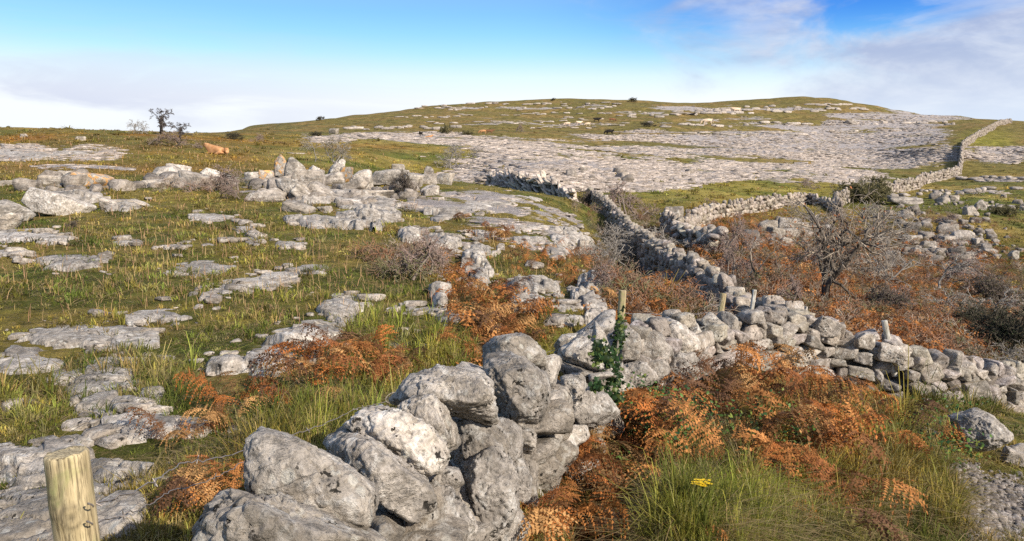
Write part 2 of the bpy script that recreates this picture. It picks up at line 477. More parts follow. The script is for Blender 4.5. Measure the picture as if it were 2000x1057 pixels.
def rock_nodes(t, vec, warm=0.0, white=0.5, spots=True, ochre=0.0, bumpd=0.02, scale=1.0, tone=1.0, bed=0.15):
    n0 = t.noise(vec, 1.3 * scale, 5, 0.6, 0.4)
    n1 = t.noise(vec, 6.0 * scale, 8, 0.68, 0.3)
    n2 = t.noise(vec, 26.0 * scale, 8, 0.75)
    n8 = t.noise(vec, 70.0 * scale, 5, 0.8)
    vl = t.add('ShaderNodeTexVoronoi', i_0=t.add('ShaderNodeVectorMath', operation='ADD', i_0=vec, i_1=t.add('ShaderNodeVectorMath', operation='SCALE', i_0=t.add('ShaderNodeTexNoise', i_Vector=vec, i_Scale=14.0 * scale).outputs['Color'], i_Scale=0.06 / scale).outputs[0]).outputs[0], i_Scale=13.0 * scale)
    lich = t.math('MULTIPLY', t.smooth(vl.outputs[0], 0.20, 0.30, 1, 0), t.smooth(n0, 0.45, 0.60))
    c = t.mix(t.smooth(n1, 0.33, 0.66), (0.23 * tone, 0.203 * tone, 0.174 * tone), (0.54 * tone, 0.488 * tone, 0.43 * tone))
    c = t.mix(t.math('MULTIPLY', t.smooth(n0, 0.42, 0.66), 0.55 + warm), c, (0.37 * tone, 0.315 * tone, 0.245 * tone))
    n3 = t.noise(vec, 11.0 * scale, 6, 0.62, 0.6)
    c = t.mix(t.smooth(n3, 0.60 - 0.12 * white, 0.70 - 0.06 * white, 0, 0.7), c, (0.62 * tone, 0.60 * tone, 0.56 * tone))
    n6 = t.noise(vec, 3.1 * scale, 7, 0.7, 0.8)
    c = t.mix(t.smooth(n6, 0.52, 0.64, 0, 0.65), c, (0.15, 0.13, 0.105))
    c = t.mix(t.smooth(n2, 0.32, 0.52, 0.75, 0), c, (0.085, 0.08, 0.072))
    c = t.mix(t.math('MULTIPLY', lich, 0.6), c, (0.60 * tone, 0.585 * tone, 0.52 * tone))
    c = t.mix(t.smooth(n8, 0.36, 0.56, 0.32, 0), c, (0.10, 0.093, 0.082))
    if ochre > 0:
        n5 = t.noise(vec, 4.0 * scale, 5, 0.6, 0.5)
        c = t.mix(t.smooth(n5, 0.62 - 0.2 * ochre, 0.72 - 0.2 * ochre, 0, 0.85), c, (0.62, 0.33, 0.10))
    if spots:
        n4 = t.noise(vec, 17.0 * scale, 5, 0.65, 0.3)
        patch = t.noise(vec, 2.6 * scale, 2, 0.5)
        sp = t.math('MULTIPLY', t.smooth(n4, 0.60, 0.625), t.smooth(patch, 0.46, 0.52))
        c = t.mix(sp, c, (0.025, 0.022, 0.018))
    mb = t.add('ShaderNodeMapping', i_0=vec); mb.inputs['Scale'].default_value = (1, 1, 9)
    bedn = t.noise(mb.outputs[0], 1.6 * scale, 5, 0.6, 0.5)
    c = t.mix(t.smooth(bedn, 0.36, 0.44, bed, 0), c, (0.09, 0.085, 0.08))
    vo = t.add('ShaderNodeTexVoronoi', i_0=vec, i_Scale=38.0 * scale)
    pits = t.smooth(vo.outputs[0], 0.0, 0.35)
    hgt = t.math('ADD', t.math('MULTIPLY', n1, 1.2), t.math('ADD', t.math('MULTIPLY', n2, 0.55), t.math('ADD', t.math('MULTIPLY', pits, 0.16), t.math('MULTIPLY', n8, 0.30))))
    cr = t.noise(vec, 2.2 * scale, 6, 0.6, 1.4)
    crk = t.smooth(t.math('ABSOLUTE', t.math('SUBTRACT', cr, 0.5)), 0.0, 0.018)
    hgt = t.math('ADD', hgt, t.math('MULTIPLY', crk, 0.12))
    hgt = t.math('ADD', hgt, t.math('MULTIPLY', bedn, bed * 2.0))
    c = t.mix(t.math('MULTIPLY', t.math('SUBTRACT', 1.0, crk), 0.22), c, (0.07, 0.065, 0.055))
    b = t.add('ShaderNodeBump', i_Height=hgt)
    b.inputs['Strength'].default_value = 1.0
    b.inputs['Distance'].default_value = bumpd
    return c, b.outputs[0]

def rock_mat(name, **kw):
    m, t = new_mat(name)
    tc = t.add('ShaderNodeTexCoord')
    oi = t.add('ShaderNodeObjectInfo')
    v = t.add('ShaderNodeVectorMath', operation='ADD', i_0=tc.outputs['Object'])
    cx = t.add('ShaderNodeCombineXYZ', i_0=t.math('MULTIPLY', oi.outputs['Random'], 37.0), i_1=t.math('MULTIPLY', oi.outputs['Random'], 91.0))
    t.link(cx.outputs[0], v.inputs[1])
    c, nrm = rock_nodes(t, v.outputs[0], **kw)
    at_ = t.add('ShaderNodeAttribute', attribute_name='Col')
    c = t.mix(1.0, c, at_.outputs[0], 'MULTIPLY')
    hs = t.add('ShaderNodeHueSaturation', i_Color=c, i_Value=t.math('ADD', 0.86, t.math('MULTIPLY', oi.outputs['Random'], 0.3)))
    p = t.add('ShaderNodeBsdfPrincipled', i_Base_Color=hs.outputs[0], i_Normal=nrm, i_Roughness=0.9)
    p.inputs['Specular IOR Level'].default_value = 0.2
    t.add('ShaderNodeOutputMaterial', i_0=p.outputs[0])
    return m
M_ROCK = rock_mat('limestone', white=0.75, bumpd=.03)
M_ROCKW = rock_mat('limestone_white', white=0.9, tone=1.2)
M_ROCKO = rock_mat('limestone_lichen', ochre=0.72, white=0.7)
M_SLAB = rock_mat('limestone_slab', white=0.6, spots=True, bumpd=0.03, scale=0.8, tone=1.05, bed=.5)
M_FAR = rock_mat('limestone_weathered', white=0.4, spots=False, bumpd=0.06, scale=0.35, tone=1.1, bed=.5)

def veg_mat(name, trans=0.35, rough=0.65, wood=False):
    m, t = new_mat(name)
    a = t.add('ShaderNodeAttribute', attribute_name='Col')
    tc = t.add('ShaderNodeTexCoord')
    nz = t.noise(tc.outputs['Object'], 9.0, 3, 0.6)
    c = t.mix(1.0, a.outputs[0], t.mix(nz, (0.65, 0.65, 0.65), (1.35, 1.35, 1.35)), 'MULTIPLY')
    p = t.add('ShaderNodeBsdfPrincipled', i_Base_Color=c, i_Roughness=rough)
    p.inputs['Specular IOR Level'].default_value = 0.18
    if trans > 0:
        tr = t.add('ShaderNodeBsdfTranslucent', i_0=c)
        mx = t.add('ShaderNodeMixShader', i_0=trans, i_1=p.outputs[0], i_2=tr.outputs[0])
        t.add('ShaderNodeOutputMaterial', i_0=mx.outputs[0])
    else:
        t.add('ShaderNodeOutputMaterial', i_0=p.outputs[0])
    return m
M_GRASS = veg_mat('grass_blades', 0.30)
M_FERN = veg_mat('dead_bracken', 0.30, 0.75)
M_TWIG = veg_mat('bare_twigs', 0.0, 0.8)
M_LEAF = veg_mat('leaves', 0.2, 0.4)

# ground material: vegetated soil, with limestone where the alpha of Col is high
mg, t = new_mat('ground_cover')
geo = t.add('ShaderNodeNewGeometry')
pos = geo.outputs['Position']
a = t.add('ShaderNodeAttribute', attribute_name='Col')
alpha = a.outputs['Alpha']
dist = t.add('ShaderNodeVectorMath', operation='LENGTH', i_0=pos).outputs['Value']
fd = t.smooth(dist, 25, 110)
f1 = t.noise(pos, 3.2, 8, 0.7)
f2 = t.noise(pos, 0.55, 8, 0.7)
f3 = t.noise(pos, 14.0, 6, 0.75)
mot = t.math('ADD', t.math('MULTIPLY', f1, t.math('SUBTRACT', 1.0, fd)), t.math('MULTIPLY', f2, fd))
soil = t.mix(1.0, a.outputs['Color'], t.mix(t.smooth(mot, 0.30, 0.70), (0.40, 0.42, 0.38), (1.45, 1.4, 1.5)), 'MULTIPLY')
soil = t.mix(t.math('MULTIPLY', t.smooth(f3, 0.5, 0.72), t.math('SUBTRACT', 1.0, fd)), soil, (0.28, 0.20, 0.09))
ms = t.add('ShaderNodeMapping', i_0=pos)
ms.inputs['Scale'].default_value = (0.8, 1.3, 2.5)
brk = t.math('ADD', t.math('MULTIPLY', t.noise(ms.outputs[0], 0.7, 7, 0.72, 0.6), 0.6), t.math('MULTIPLY', t.noise(ms.outputs[0], 0.17, 5, 0.65), 0.4))
rk = t.smooth(t.math('ADD', alpha, t.math('MULTIPLY', t.math('SUBTRACT', brk, 0.5), 2.4)), 0.50, 0.64)
rc, rn = rock_nodes(t, pos, spots=False, scale=0.25, white=0.25, bumpd=0.15, tone=0.95)
rc = t.mix(0.55, rc, (0.36, 0.325, 0.32))
col = t.mix(rk, soil, rc)
gb = t.add('ShaderNodeBump', i_Height=t.math('ADD', t.math('MULTIPLY', mot, 1.0), t.math('MULTIPLY', f3, 0.25)), i_Normal=rn)
gb.inputs['Strength'].default_value = 0.7; gb.inputs['Distance'].default_value = 0.12
p = t.add('ShaderNodeBsdfPrincipled', i_Base_Color=col, i_Normal=gb.outputs[0], i_Roughness=0.95)
p.inputs['Specular IOR Level'].default_value = 0.1
t.add('ShaderNodeOutputMaterial', i_0=p.outputs[0])
M_GROUND = mg

# ------------------------------------------------------------------ ground
OUT = []       # filled by the outcrops: (ellipses) so that the grass keeps off the stone
RM = rockmask(PXG, PYG, GX, GY) * (np.abs(tt) < R(45))
vc, KR = landcol(GX, GY, PXG, PYG)
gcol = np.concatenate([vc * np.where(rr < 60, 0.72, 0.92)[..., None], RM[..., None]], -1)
gm = blobs(PXG, PYG, GRAVEL, .3)[..., None]
gcol[..., :3] = gcol[..., :3] * (1 - gm) + np.array([.12, .105, .085]) * gm
# block relief in the far pavement (clints and the gaps between them)
d1, d2, cid = worley(np.stack([GX * 0.42, GY * 0.42], -1), 77)
rel = (sst(d2 - d1, 0.03, 0.16) * (0.25 + 0.35 * cid)) * sst(RM, 0.35, 0.6) * sst(rr, 18, 40) * (1 - .85 * sst(rr, 35, 90)) * (1 - sst(rr, 260, 420))
ZS = ZG + rel * 0.22
nt, nr = GX.shape
idx = np.arange(nt * nr).reshape(nt, nr)
q4 = np.stack([idx[:-1, :-1], idx[1:, :-1], idx[1:, 1:], idx[:-1, 1:]], -1).reshape(-1, 4)
gv = np.stack([GX, GY, ZS], -1).reshape(-1, 3)
# close the ring behind and the disc underfoot
seam = np.stack([idx[-1, :-1], idx[0, :-1], idx[0, 1:], idx[-1, 1:]], -1)
gv = np.concatenate([gv, [[0, 0, ZS[:, 0].mean()]]])
fan = np.stack([np.full(nt, nt * nr), np.roll(idx[:, 0], -1), idx[:, 0]], -1)
gc = np.concatenate([gcol.reshape(-1, 4), [[.1, .1, .03, 0]]])
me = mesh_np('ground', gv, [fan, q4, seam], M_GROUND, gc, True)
tag(link('ground', me), kind='structure')

# ------------------------------------------------------------------ scattering over the ground
ax_, ay_ = PXG[1:, :-1] - PXG[:-1, :-1], PYG[1:, :-1] - PYG[:-1, :-1]
bx_, by_ = PXG[:-1, 1:] - PXG[:-1, :-1], PYG[:-1, 1:] - PYG[:-1, :-1]
CA = np.abs(ax_ * by_ - ay_ * bx_)
inview = (PXG[:-1, :-1] > -350) & (PXG[:-1, :-1] < 2350) & (PYG[:-1, :-1] < 1500) & (PYG[:-1, :-1] > 150) & (np.abs(tt[:-1, :-1]) < R(45))
CA = CA * inview
CPX, CPY, CX, CY, CR = PXG[:-1, :-1], PYG[:-1, :-1], GX[:-1, :-1], GY[:-1, :-1], rr[:-1, :-1]
def sample(wgt, N, seed):
    rg = np.random.default_rng(seed)
    p_ = (wgt * CA).ravel()
    cs = np.cumsum(p_); cs /= cs[-1]
    k = np.searchsorted(cs, rg.random(N))
    i, j = k // CA.shape[1], k % CA.shape[1]
    u, v = rg.random(N), rg.random(N)
    th = TH[i] + (TH[i + 1] - TH[i]) * u
    r = np.exp(LR[j] + (LR[j + 1] - LR[j]) * v)
    x, y = np.sin(th) * r, np.cos(th) * r
    return x, y, gz(x, y), r

# ------------------------------------------------------------------ rocks
_ico = {}
def ico(n):
    if n not in _ico:
        import bmesh
        bm = bmesh.new(); bmesh.ops.create_icosphere(bm, subdivisions=n, radius=1)
        v = np.array([x.co[:] for x in bm.verts]); f = np.array([[q.index for q in x.verts] for x in bm.faces])
        v /= np.linalg.norm(v, axis=1)[:, None]
        bm.free(); _ico[n] = (v, f)
    return _ico[n]
def rot(ax, a):
    return np.array(Matrix.Rotation(a, 3, ax))
def rock(seed, w, d, h, n=4, planes=11, p=22, rough=1.0, roll=0, yaw=None, tilt=0):
    """an angular weathered stone: cut by random planes, rounded, then roughened"""
    rg = np.random.default_rng(seed)
    v, f = ico(n)
    nn = rg.normal(size=(planes, 3)); nn /= np.linalg.norm(nn, axis=1)[:, None]
    nn = np.concatenate([nn, [[1, 0, 0], [-1, 0, 0], [0, 1, 0], [0, -1, 0], [0, 0, 1], [0, 0, -1]]])
    dd = np.concatenate([rg.uniform(0.72, 1.02, planes), rg.uniform(0.86, 1.1, 6)])
    s = np.maximum(v @ nn.T, 0) / dd
    r = (s ** p).sum(1) ** (-1 / p)
    q = v + rg.uniform(0, 50, 3)
    r = r * (1 + rough * (0.20 * fbm(q * 1.6, 3, 1) + 0.10 * fbm(q * 4.5, 3, 2)))
    if n >= 4:
        rid = 0.5 - np.abs(fbm(q * 3.0, 3, 4)) * 2
        r = r * (1 - rough * 0.05 * sst(rid, 0.38, 0.5))
        r = r * (1 + rough * 0.040 * fbm(q * 13, 3, 5))
    o = v * r[:, None]
    o /= np.abs(o).max(0)
    o = o * np.array([w, d, h]) / 2
    if tilt: o = o @ rot('X', tilt).T
    if roll: o = o @ rot('Y', roll).T
    if yaw: o = o @ rot('Z', yaw).T
    return o, f

def rock_obj(name, c, seed, w, d, h, mat=None, tint=(1, 1, 1), parent=None, smooth=True, **kw):
    v, f = rock(seed, w, d, h, **kw)
    if parent is not None: v = v + (np.array(c) - np.array(parent.location)); loc = (0, 0, 0)
    else: loc = tuple(c)
    me = mesh_np(name, v, [f], mat or M_ROCK, np.tile(np.array(tint, float), (len(v), 1)), smooth)
    return link(name, me, loc, parent)
# ------------------------------------------------------------------ the wall beside the viewer: stones placed one by one
rnd = random.Random(5)
wallA = thing('dry_stone_wall', tuple(P(1000, 1100, 3.4)), 'nearest dry stone wall of big pale grey lichen-spotted boulders, bottom centre', 'wall')
def rock_poly(seed, poly, Yd, depth, n=6, p=40, rough=1.05, bulge=0.75, chip=(.80, .95)):
    """a stone whose cut faces give it the outline of the photographed one; real thickness, bevelled front and back"""
    rg = np.random.default_rng(seed)
    Q = np.array([P(a, b, Yd) for a, b in poly])
    eye = np.array([0, 0, EYE])
    c = Q.mean(0); c[1] = Yd
    dist = np.linalg.norm(c - eye); ey = (c - eye) / dist
    ex = np.cross(ey, [0, 0, 1]); ex /= np.linalg.norm(ex); ez = np.cross(ex, ey)
    Bm = np.stack([ex, ey, ez])                                     # the stone's own axes, leaning with the slope of the wall
    Q = np.array([(q_ - eye) * dist / ((q_ - eye) @ ey) + eye for q_ in Q])
    X2 = (Q - c) @ Bm.T
    X2 = X2[:, [0, 2]] * 1.06
    area = 0.5 * np.sum(X2[:, 0] * np.roll(X2[:, 1], -1) - np.roll(X2[:, 0], -1) * X2[:, 1])
    if area < 0: X2 = X2[::-1]
    N, D = [], []
    for i in range(len(X2)):
        e = X2[(i + 1) % len(X2)] - X2[i]
        l = np.hypot(*e)
        if l < 1e-6: continue
        nn = np.array([e[1], -e[0]]) / l
        dd = nn @ X2[i]
        if dd < 0.01: continue
        hull = (X2 @ nn).max()
        dd = dd if hull < dd * 1.12 else (dd + hull) / 2
        ty = rg.uniform(-.15, .35)
        m = math.hypot(1, ty)
        N.append([nn[0] / m, -ty / m, nn[1] / m]); D.append(dd / m)
        if rg.random() < .5:
            k = rg.uniform(.5, 1.3); v_ = np.array([nn[0], -k, nn[1]]); m = np.linalg.norm(v_)
            N.append(v_ / m); D.append((dd * rg.uniform(.82, .95) + k * depth / 2 * rg.uniform(.8, .95)) / m * bulge * 1.2)
    for k in range(3):
        v_ = np.array([rg.normal(0, .28), -1, rg.normal(.15, .30)]); v_ /= np.linalg.norm(v_); N.append(v_); D.append(depth / 2 * rg.uniform(.85, 1.05))
    N.append([0, 1, 0]); D.append(depth / 2)
    N, D = np.array(N), np.array(D)
    v, f = ico(n)
    r = ((np.maximum(v @ N.T, 0) / D) ** p).sum(1) ** (-1 / p)
    o = v * r[:, None]
    CN = rg.normal(size=(9, 3)); CN[:, 1] = -np.abs(CN[:, 1]); CN /= np.linalg.norm(CN, axis=1)[:, None]   # chips knocked off
    N = np.concatenate([N, CN]); D = np.concatenate([D, (o @ CN.T).max(0) * rg.uniform(*chip, 9)])
    r = ((np.maximum(v @ N.T, 0) / D) ** p).sum(1) ** (-1 / p)
    o = v * r[:, None]
    q = o * 7 / 1.0 + rg.uniform(0, 50, 3)
    s_ = min(np.abs(X2).max(), .25)
    rid = 0.5 - np.abs(fbm(q * 1.1, 3, 4)) * 2
    led = fbm(q * 1.3 + 30, 2, 8) * 5; led = (np.floor(led) + sst(led - np.floor(led), 0, .18)) / 5
    dsp = s_ * rough * (0.16 * fbm(q * .8, 3, 1) + 0.13 * led + 0.10 * fbm(q * 2.6, 3, 2) + .11 * fbm(q * 8, 4, 3, .62) - .06 * sst(rid, .40, .5))
    o = o * (1 + dsp / (np.linalg.norm(o, axis=1) + .02))[:, None]
    return o @ Bm, f, c
ST1 = [
 (1,1.95,.5,'',[(357,1057),(395,1013),(438,979),(490,980),(538,1004),(604,1018),(652,1037),(709,1051),(728,1075),(538,1146),(371,1122)]),
 (2,2.22,.34,'large pale pointed stone with one black spot',[(488,864),(509,851),(580,873),(642,909),(699,942),(723,975),(720,1018),(680,1047),(585,1028),(490,980),(475,961)]),
 (3,2.72,.38,'',[(652,866),(680,859),(732,871),(775,904),(832,947),(837,999),(799,1030),(751,1018),(718,966),(661,928),(633,895)]),
 (4,2.9,.36,'W',[(668,847),(709,814),(770,811),(804,833),(851,861),(872,904),(865,928),(827,930),(775,895),(728,864),(675,859)]),
 (5,3.5,.45,'',[(775,780),(804,747),(870,731),(932,742),(963,780),(965,814),(932,830),(870,809),(822,800),(773,795)]),
 (6,3.3,.34,'',[(775,800),(813,776),(846,785),(875,823),(880,866),(837,904),(794,850)]),
 (7,4.2,.5,'',[(936,738),(965,716),(1022,712),(1060,738),(1067,780),(1055,823),(1003,833),(970,809),(965,771)]),
 (8,4.9,.4,'',[(955,714),(958,676),(970,666),(1022,658),(1050,681),(1062,712),(1012,724),(965,719)]),
 (9,4.6,.3,'',[(885,725),(905,712),(935,722),(960,745),(945,765),(900,752)]),
 (10,5.1,.3,'',[(1060,705),(1089,695),(1093,719),(1079,762),(1046,743),(1055,714)]),
 (11,5.9,.42,'',[(1093,703),(1095,687),(1134,658),(1152,664),(1163,687),(1200,725),(1185,738),(1152,728),(1118,714)]),
 (12,5.8,.45,'G',[(1093,710),(1125,717),(1157,729),(1152,755),(1136,753),(1118,737),(1091,732)]),
 (13,5.7,.3,'',[(1152,733),(1191,728),(1197,737),(1177,746),(1154,757)]),
 (14,5.4,.3,'',[(1098,743),(1127,738),(1142,752),(1141,802),(1112,790),(1103,762)]),
 (15,5.0,.32,'',[(1060,766),(1103,762),(1110,781),(1103,842),(1065,835)]),
 (16,5.4,.35,'',[(1107,800),(1141,776),(1174,766),(1205,807),(1174,833),(1136,838)]),
 (17,4.15,.36,'',[(965,838),(1032,833),(1051,857),(1036,890),(979,880)]),
 (18,3.7,.5,'',[(880,823),(960,819),(1013,876),(979,904),(975,952),(903,961),(884,885)]),
 (19,3.05,.22,'',[(837,947),(870,918),(894,923),(903,947),(880,963),(846,963)]),
 (20,3.5,.46,'',[(903,909),(975,866),(1013,904),(989,980),(1008,1056),(941,1070),(913,1004)]),
 (21,2.95,.42,'',[(837,970),(870,966),(922,1028),(927,1066),(894,1104),(804,1104),(780,1056)]),
 (22,2.65,.3,'',[(718,1018),(751,1010),(790,1040),(770,1085),(704,1076)]),
 (23,3.6,.3,'',[(960,1000),(1000,985),(1030,1030),(1005,1070),(955,1070)]),
 (24,3.95,.28,'',[(985,900),(1020,895),(1040,940),(1030,990),(1000,985)]),
 (25,4.25,.1,'w',[(1018,990),(1038,984),(1048,1003),(1035,1014),(1018,1012)]),
 (26,3.0,.25,'',[(615,895),(655,880),(690,895),(680,915),(630,915)]),
 (28,7.6,.5,'long smooth slab rising to the ivy covered post',[(1093,687),(1109,673),(1145,644),(1186,620),(1200,622),(1207,632),(1186,640),(1172,662),(1152,668),(1100,694)]),
 (29,7.0,.3,'',[(1086,671),(1100,655),(1120,653),(1134,651),(1116,671),(1093,685)]),
 (31,8.3,.5,'',[(1209,658),(1223,647),(1241,651),(1250,660),(1252,687),(1245,705),(1213,710),(1207,687)]),
 (32,8.7,.5,'',[(1252,660),(1277,649),(1291,651),(1311,673),(1313,694),(1293,705),(1266,710),(1250,696)]),
 (33,9.1,.6,'',[(1291,644),(1318,629),(1336,639),(1359,669),(1359,687),(1336,700),(1313,697),(1304,660)]),
 (34,8.1,.5,'',[(1207,714),(1245,708),(1279,723),(1286,748),(1259,767),(1232,776),(1209,760)]),
 (35,8.8,.5,'',[(1313,689),(1354,696),(1363,728),(1334,750),(1304,743),(1300,708)]),
 (36,9.5,.4,'',[(1350,646),(1365,642),(1377,669),(1372,690),(1356,690)]),
 (37,7.6,.4,'',[(1180,730),(1215,715),(1225,770),(1215,800),(1185,790)]),
 (38,4.7,.3,'',[(1030,850),(1070,840),(1095,870),(1085,910),(1040,905)]),
 (39,8.5,.4,'',[(1262,706),(1300,700),(1312,735),(1285,760),(1262,735)]),
 (40,5.1,.3,'',[(1085,842),(1135,835),(1150,862),(1110,880),(1080,870)]),
 (41,6.7,.4,'',[(1165,640),(1180,655),(1195,700),(1175,715),(1155,690)]),
]
for k, Yd, dep, kd, poly in ST1:
    v, f, c = rock_poly(400 + k, poly, Yd, dep, 6 if Yd < 4.5 else 5, chip=(.93, 1.0) if k == 2 else (.80, .95), rough=.8 if k == 2 else 1.05)
    c = c + np.array([0, dep * 0.12, 0]) - np.array(wallA.location)
    white = kd in ('W', 'w')
    tn = {'G': .7}.get(kd, 1.0) * rnd.uniform(.9, 1.15)  # G: the wedge stone gets a darker tone
    o = link('stone', mesh_np('stone', v + c, [f], M_ROCKW if white else M_ROCK, np.full((len(v), 3), tn), True), parent=wallA)
    lb = {'W': 'bright white stone with dark spots', 'w': 'small white stone', 'G': 'dark wedge stone'}.get(kd, kd)
    if lb: o['label'] = lb

def resample(wl, step):
    tops, hs = wall_world(wl)
    seg = np.linalg.norm(np.diff(tops, axis=0), axis=1)
    cs = np.concatenate([[0], np.cumsum(seg)])
    s = np.arange(0, cs[-1], step)
    T = np.stack([np.interp(s, cs, tops[:, i]) for i in range(3)], -1)
    return s, T, np.interp(s, cs, hs), cs

def build_wall(key, name, label, L, H, thick, nparts, seed, mat, sub=3, tiltdeg=0, cope=True, skip=0.0, tint=(1, 1, 1), cz=.28):
    """rubble wall: courses of irregular stones on both faces, upright stones on top"""
    wl = WALLS[key]
    s, T, hs, cs = resample(wl, 0.05)
    base = T[len(T) // 2]
    root = thing(name, (base[0], base[1], float(gz(base[:1], base[1:2])[0])), label, 'wall')
    rl = np.array(root.location)
    rg = random.Random(seed)
    stones = []
    tan = np.gradient(T[:, :2], axis=0); tan /= np.linalg.norm(tan, axis=1)[:, None] + 1e-9
    hmax = hs.max()
    nc = max(2, int(round(hmax / H)))
    for course in range(nc + 1):
        course_d = nc - 1 - course                                   # courses counted down from the top
        for side in (-1, 1):
            q = rg.uniform(0, L)
            while q < cs[-1]:
                l = L * rg.uniform(0.45, 1.75) * (1.15 if course == 0 else 1)
                i = min(int((q + l / 2) / 0.05), len(s) - 1)
                q += l * 0.88
                htot = hs[i]
                zg = float(gz(T[i:i + 1, 0], T[i:i + 1, 1])[0])
                zb = max(T[i, 2] - htot, zg - 0.1) if T[i, 2] - zg < htot * 1.6 else T[i, 2] - htot * 1.3
                top = course >= nc
                f = 1 - course_d / nc if not top else 1
                z = T[i, 2] - (course_d + .5) * H * .95
                if not top and z < zb - H * .3: continue
                if top and (not cope or rg.random() < 0.30): continue
                if rg.random() < skip: continue
                if top: z = T[i, 2] + H * 0.05
                off = side * (thick * (0.5 - 0.22 * f)) * (0.4 if top else 1) + rg.uniform(-.06, .06) * thick / .5
                nrm = np.array([tan[i, 1], -tan[i, 0]])
                c = np.array([T[i, 0] + nrm[0] * off, T[i, 1] + nrm[1] * off, z + rg.uniform(-cz, cz) * H + (rg.uniform(-.2, .55) * H if top else 0)])
                yaw = math.atan2(tan[i, 1], tan[i, 0]) + rg.uniform(-.25, .25)
                hh = H * rg.uniform(0.8, 1.5) * (rg.uniform(.8, 1.5) if top else 1)
                ww = l * (0.75 if top else 0.98)
                rl_ = R(tiltdeg + rg.gauss(0, 16)) if tiltdeg else R(rg.gauss(0, 14))
                if tiltdeg: ww, hh = L * rg.uniform(1.0, 1.7), H * rg.uniform(0.5, 0.9)
                v, fc = rock(rg.randrange(1 << 30), ww, thick * rg.uniform(0.5, 0.8), hh, n=sub, planes=7, p=30, rough=0.75, roll=rl_, yaw=yaw)
                g = rg.uniform(0.72, 1.22)
                stones.append((np.linalg.norm(c - np.array([0, 0, EYE])) / (ww * hh) ** .5, v + c - rl, fc, np.array(tint) * g * np.array([1, rg.uniform(.95, 1), rg.uniform(.9, 1)])))
    stones.sort(key=lambda a: a[0])
    for _, v, fc, g in stones[:nparts]:
        link('stone', mesh_np('stone', v, [fc], mat, np.tile(g, (len(v), 1)), sub >= 4), parent=root)
    acc = Acc()
    for _, v, fc, g in stones[nparts:]: acc.add(v, fc, c=g)
    # dark box core added inside the wall, unseen, to block light between stones
    for i in range(0, len(s) - 1, 10):
        j = min(i + 10, len(s) - 1)
        nrm = np.array([tan[i, 1], -tan[i, 0]]) * thick * 0.28; nr2 = np.array([tan[j, 1], -tan[j, 0]]) * thick * 0.28
        bx = []
        for k_, nn_ in ((i, nrm), (j, nr2)):
            zt = T[k_, 2] - 0.18 * hs[k_]; zb = T[k_, 2] - hs[k_] * 1.1
            for sg, z in ((-1, zb), (1, zb), (1, zt), (-1, zt)): bx.append([T[k_, 0] + sg * nn_[0], T[k_, 1] + sg * nn_[1], z])
        acc.add(np.array(bx) - rl, f4=[[0, 1, 5, 4], [1, 2, 6, 5], [2, 3, 7, 6], [3, 0, 4, 7], [0, 3, 2, 1], [4, 5, 6, 7]], c=(0.35, 0.33, 0.3))
    o = link('stones_and_filler', acc.mesh('stones_and_filler', mat, sub >= 4), parent=root)
    if len(stones) > nparts and nparts: o['kind'] = 'stuff'
    return root
build_wall('B', 'dry_stone_wall', 'loose rubble wall of angular grey stones crossing the right side behind the bracken', 0.32, 0.19, 0.5, 100, 21, M_ROCK, sub=4)
build_wall('C', 'dry_stone_wall', 'long dry stone wall running uphill from the fence posts through bare thorn bushes', 0.34, 0.20, 0.48, 100, 22, M_ROCK, sub=3, skip=.06, tint=(.95, .93, .9), cz=.28)
build_wall('D', 'dry_stone_wall', 'short grey wall of thin slanting flags at the pavement edge', 0.95, 0.22, 0.6, 100, 23, M_FAR, sub=2, tiltdeg=24, cope=False, skip=.1, tint=(1.25, 1.2, 1.15))
build_wall('E', 'dry_stone_wall', 'curved low field wall in the middle distance left of the thorn tree', 0.5, 0.28, 0.45, 100, 24, M_FAR, sub=2, skip=.18, tint=(.88, .85, .82))
build_wall('E2', 'dry_stone_wall', 'broken wall stub of flat stones below the curved field wall', 0.6, 0.26, 0.7, 60, 25, M_FAR, sub=2, skip=.15)
build_wall('F', 'dry_stone_wall', 'far stone wall zigzagging up the hill to the skyline at right', 0.7, 0.36, 0.5, 100, 26, M_FAR, sub=2, skip=.08, tint=(.72, .70, .69))

# filling between the big stones of the near wall
accf = Acc()
tops, hs = wall_world(WALL_A)
rl = np.array(wallA.location)
for i in range(len(tops) - 1):
    for k in range(26):
        u = rnd.random()
        c = tops[i] * (1 - u) + tops[i + 1] * u
        c = c + np.array([rnd.uniform(-.12, .22), rnd.uniform(-.05, .25), -rnd.uniform(0.26, 1.05)])
        v, fc = rock(rnd.randrange(1 << 30), rnd.uniform(.25, .5), .35, rnd.uniform(.2, .4), n=4, planes=9, p=16, roll=rnd.uniform(-.6, .6), yaw=rnd.uniform(-1, 1))
        accf.add(v + c - rl, fc, c=(.8, .78, .75))
link('stones_and_filler', accf.mesh('stones_and_filler', M_ROCK, True), parent=wallA)

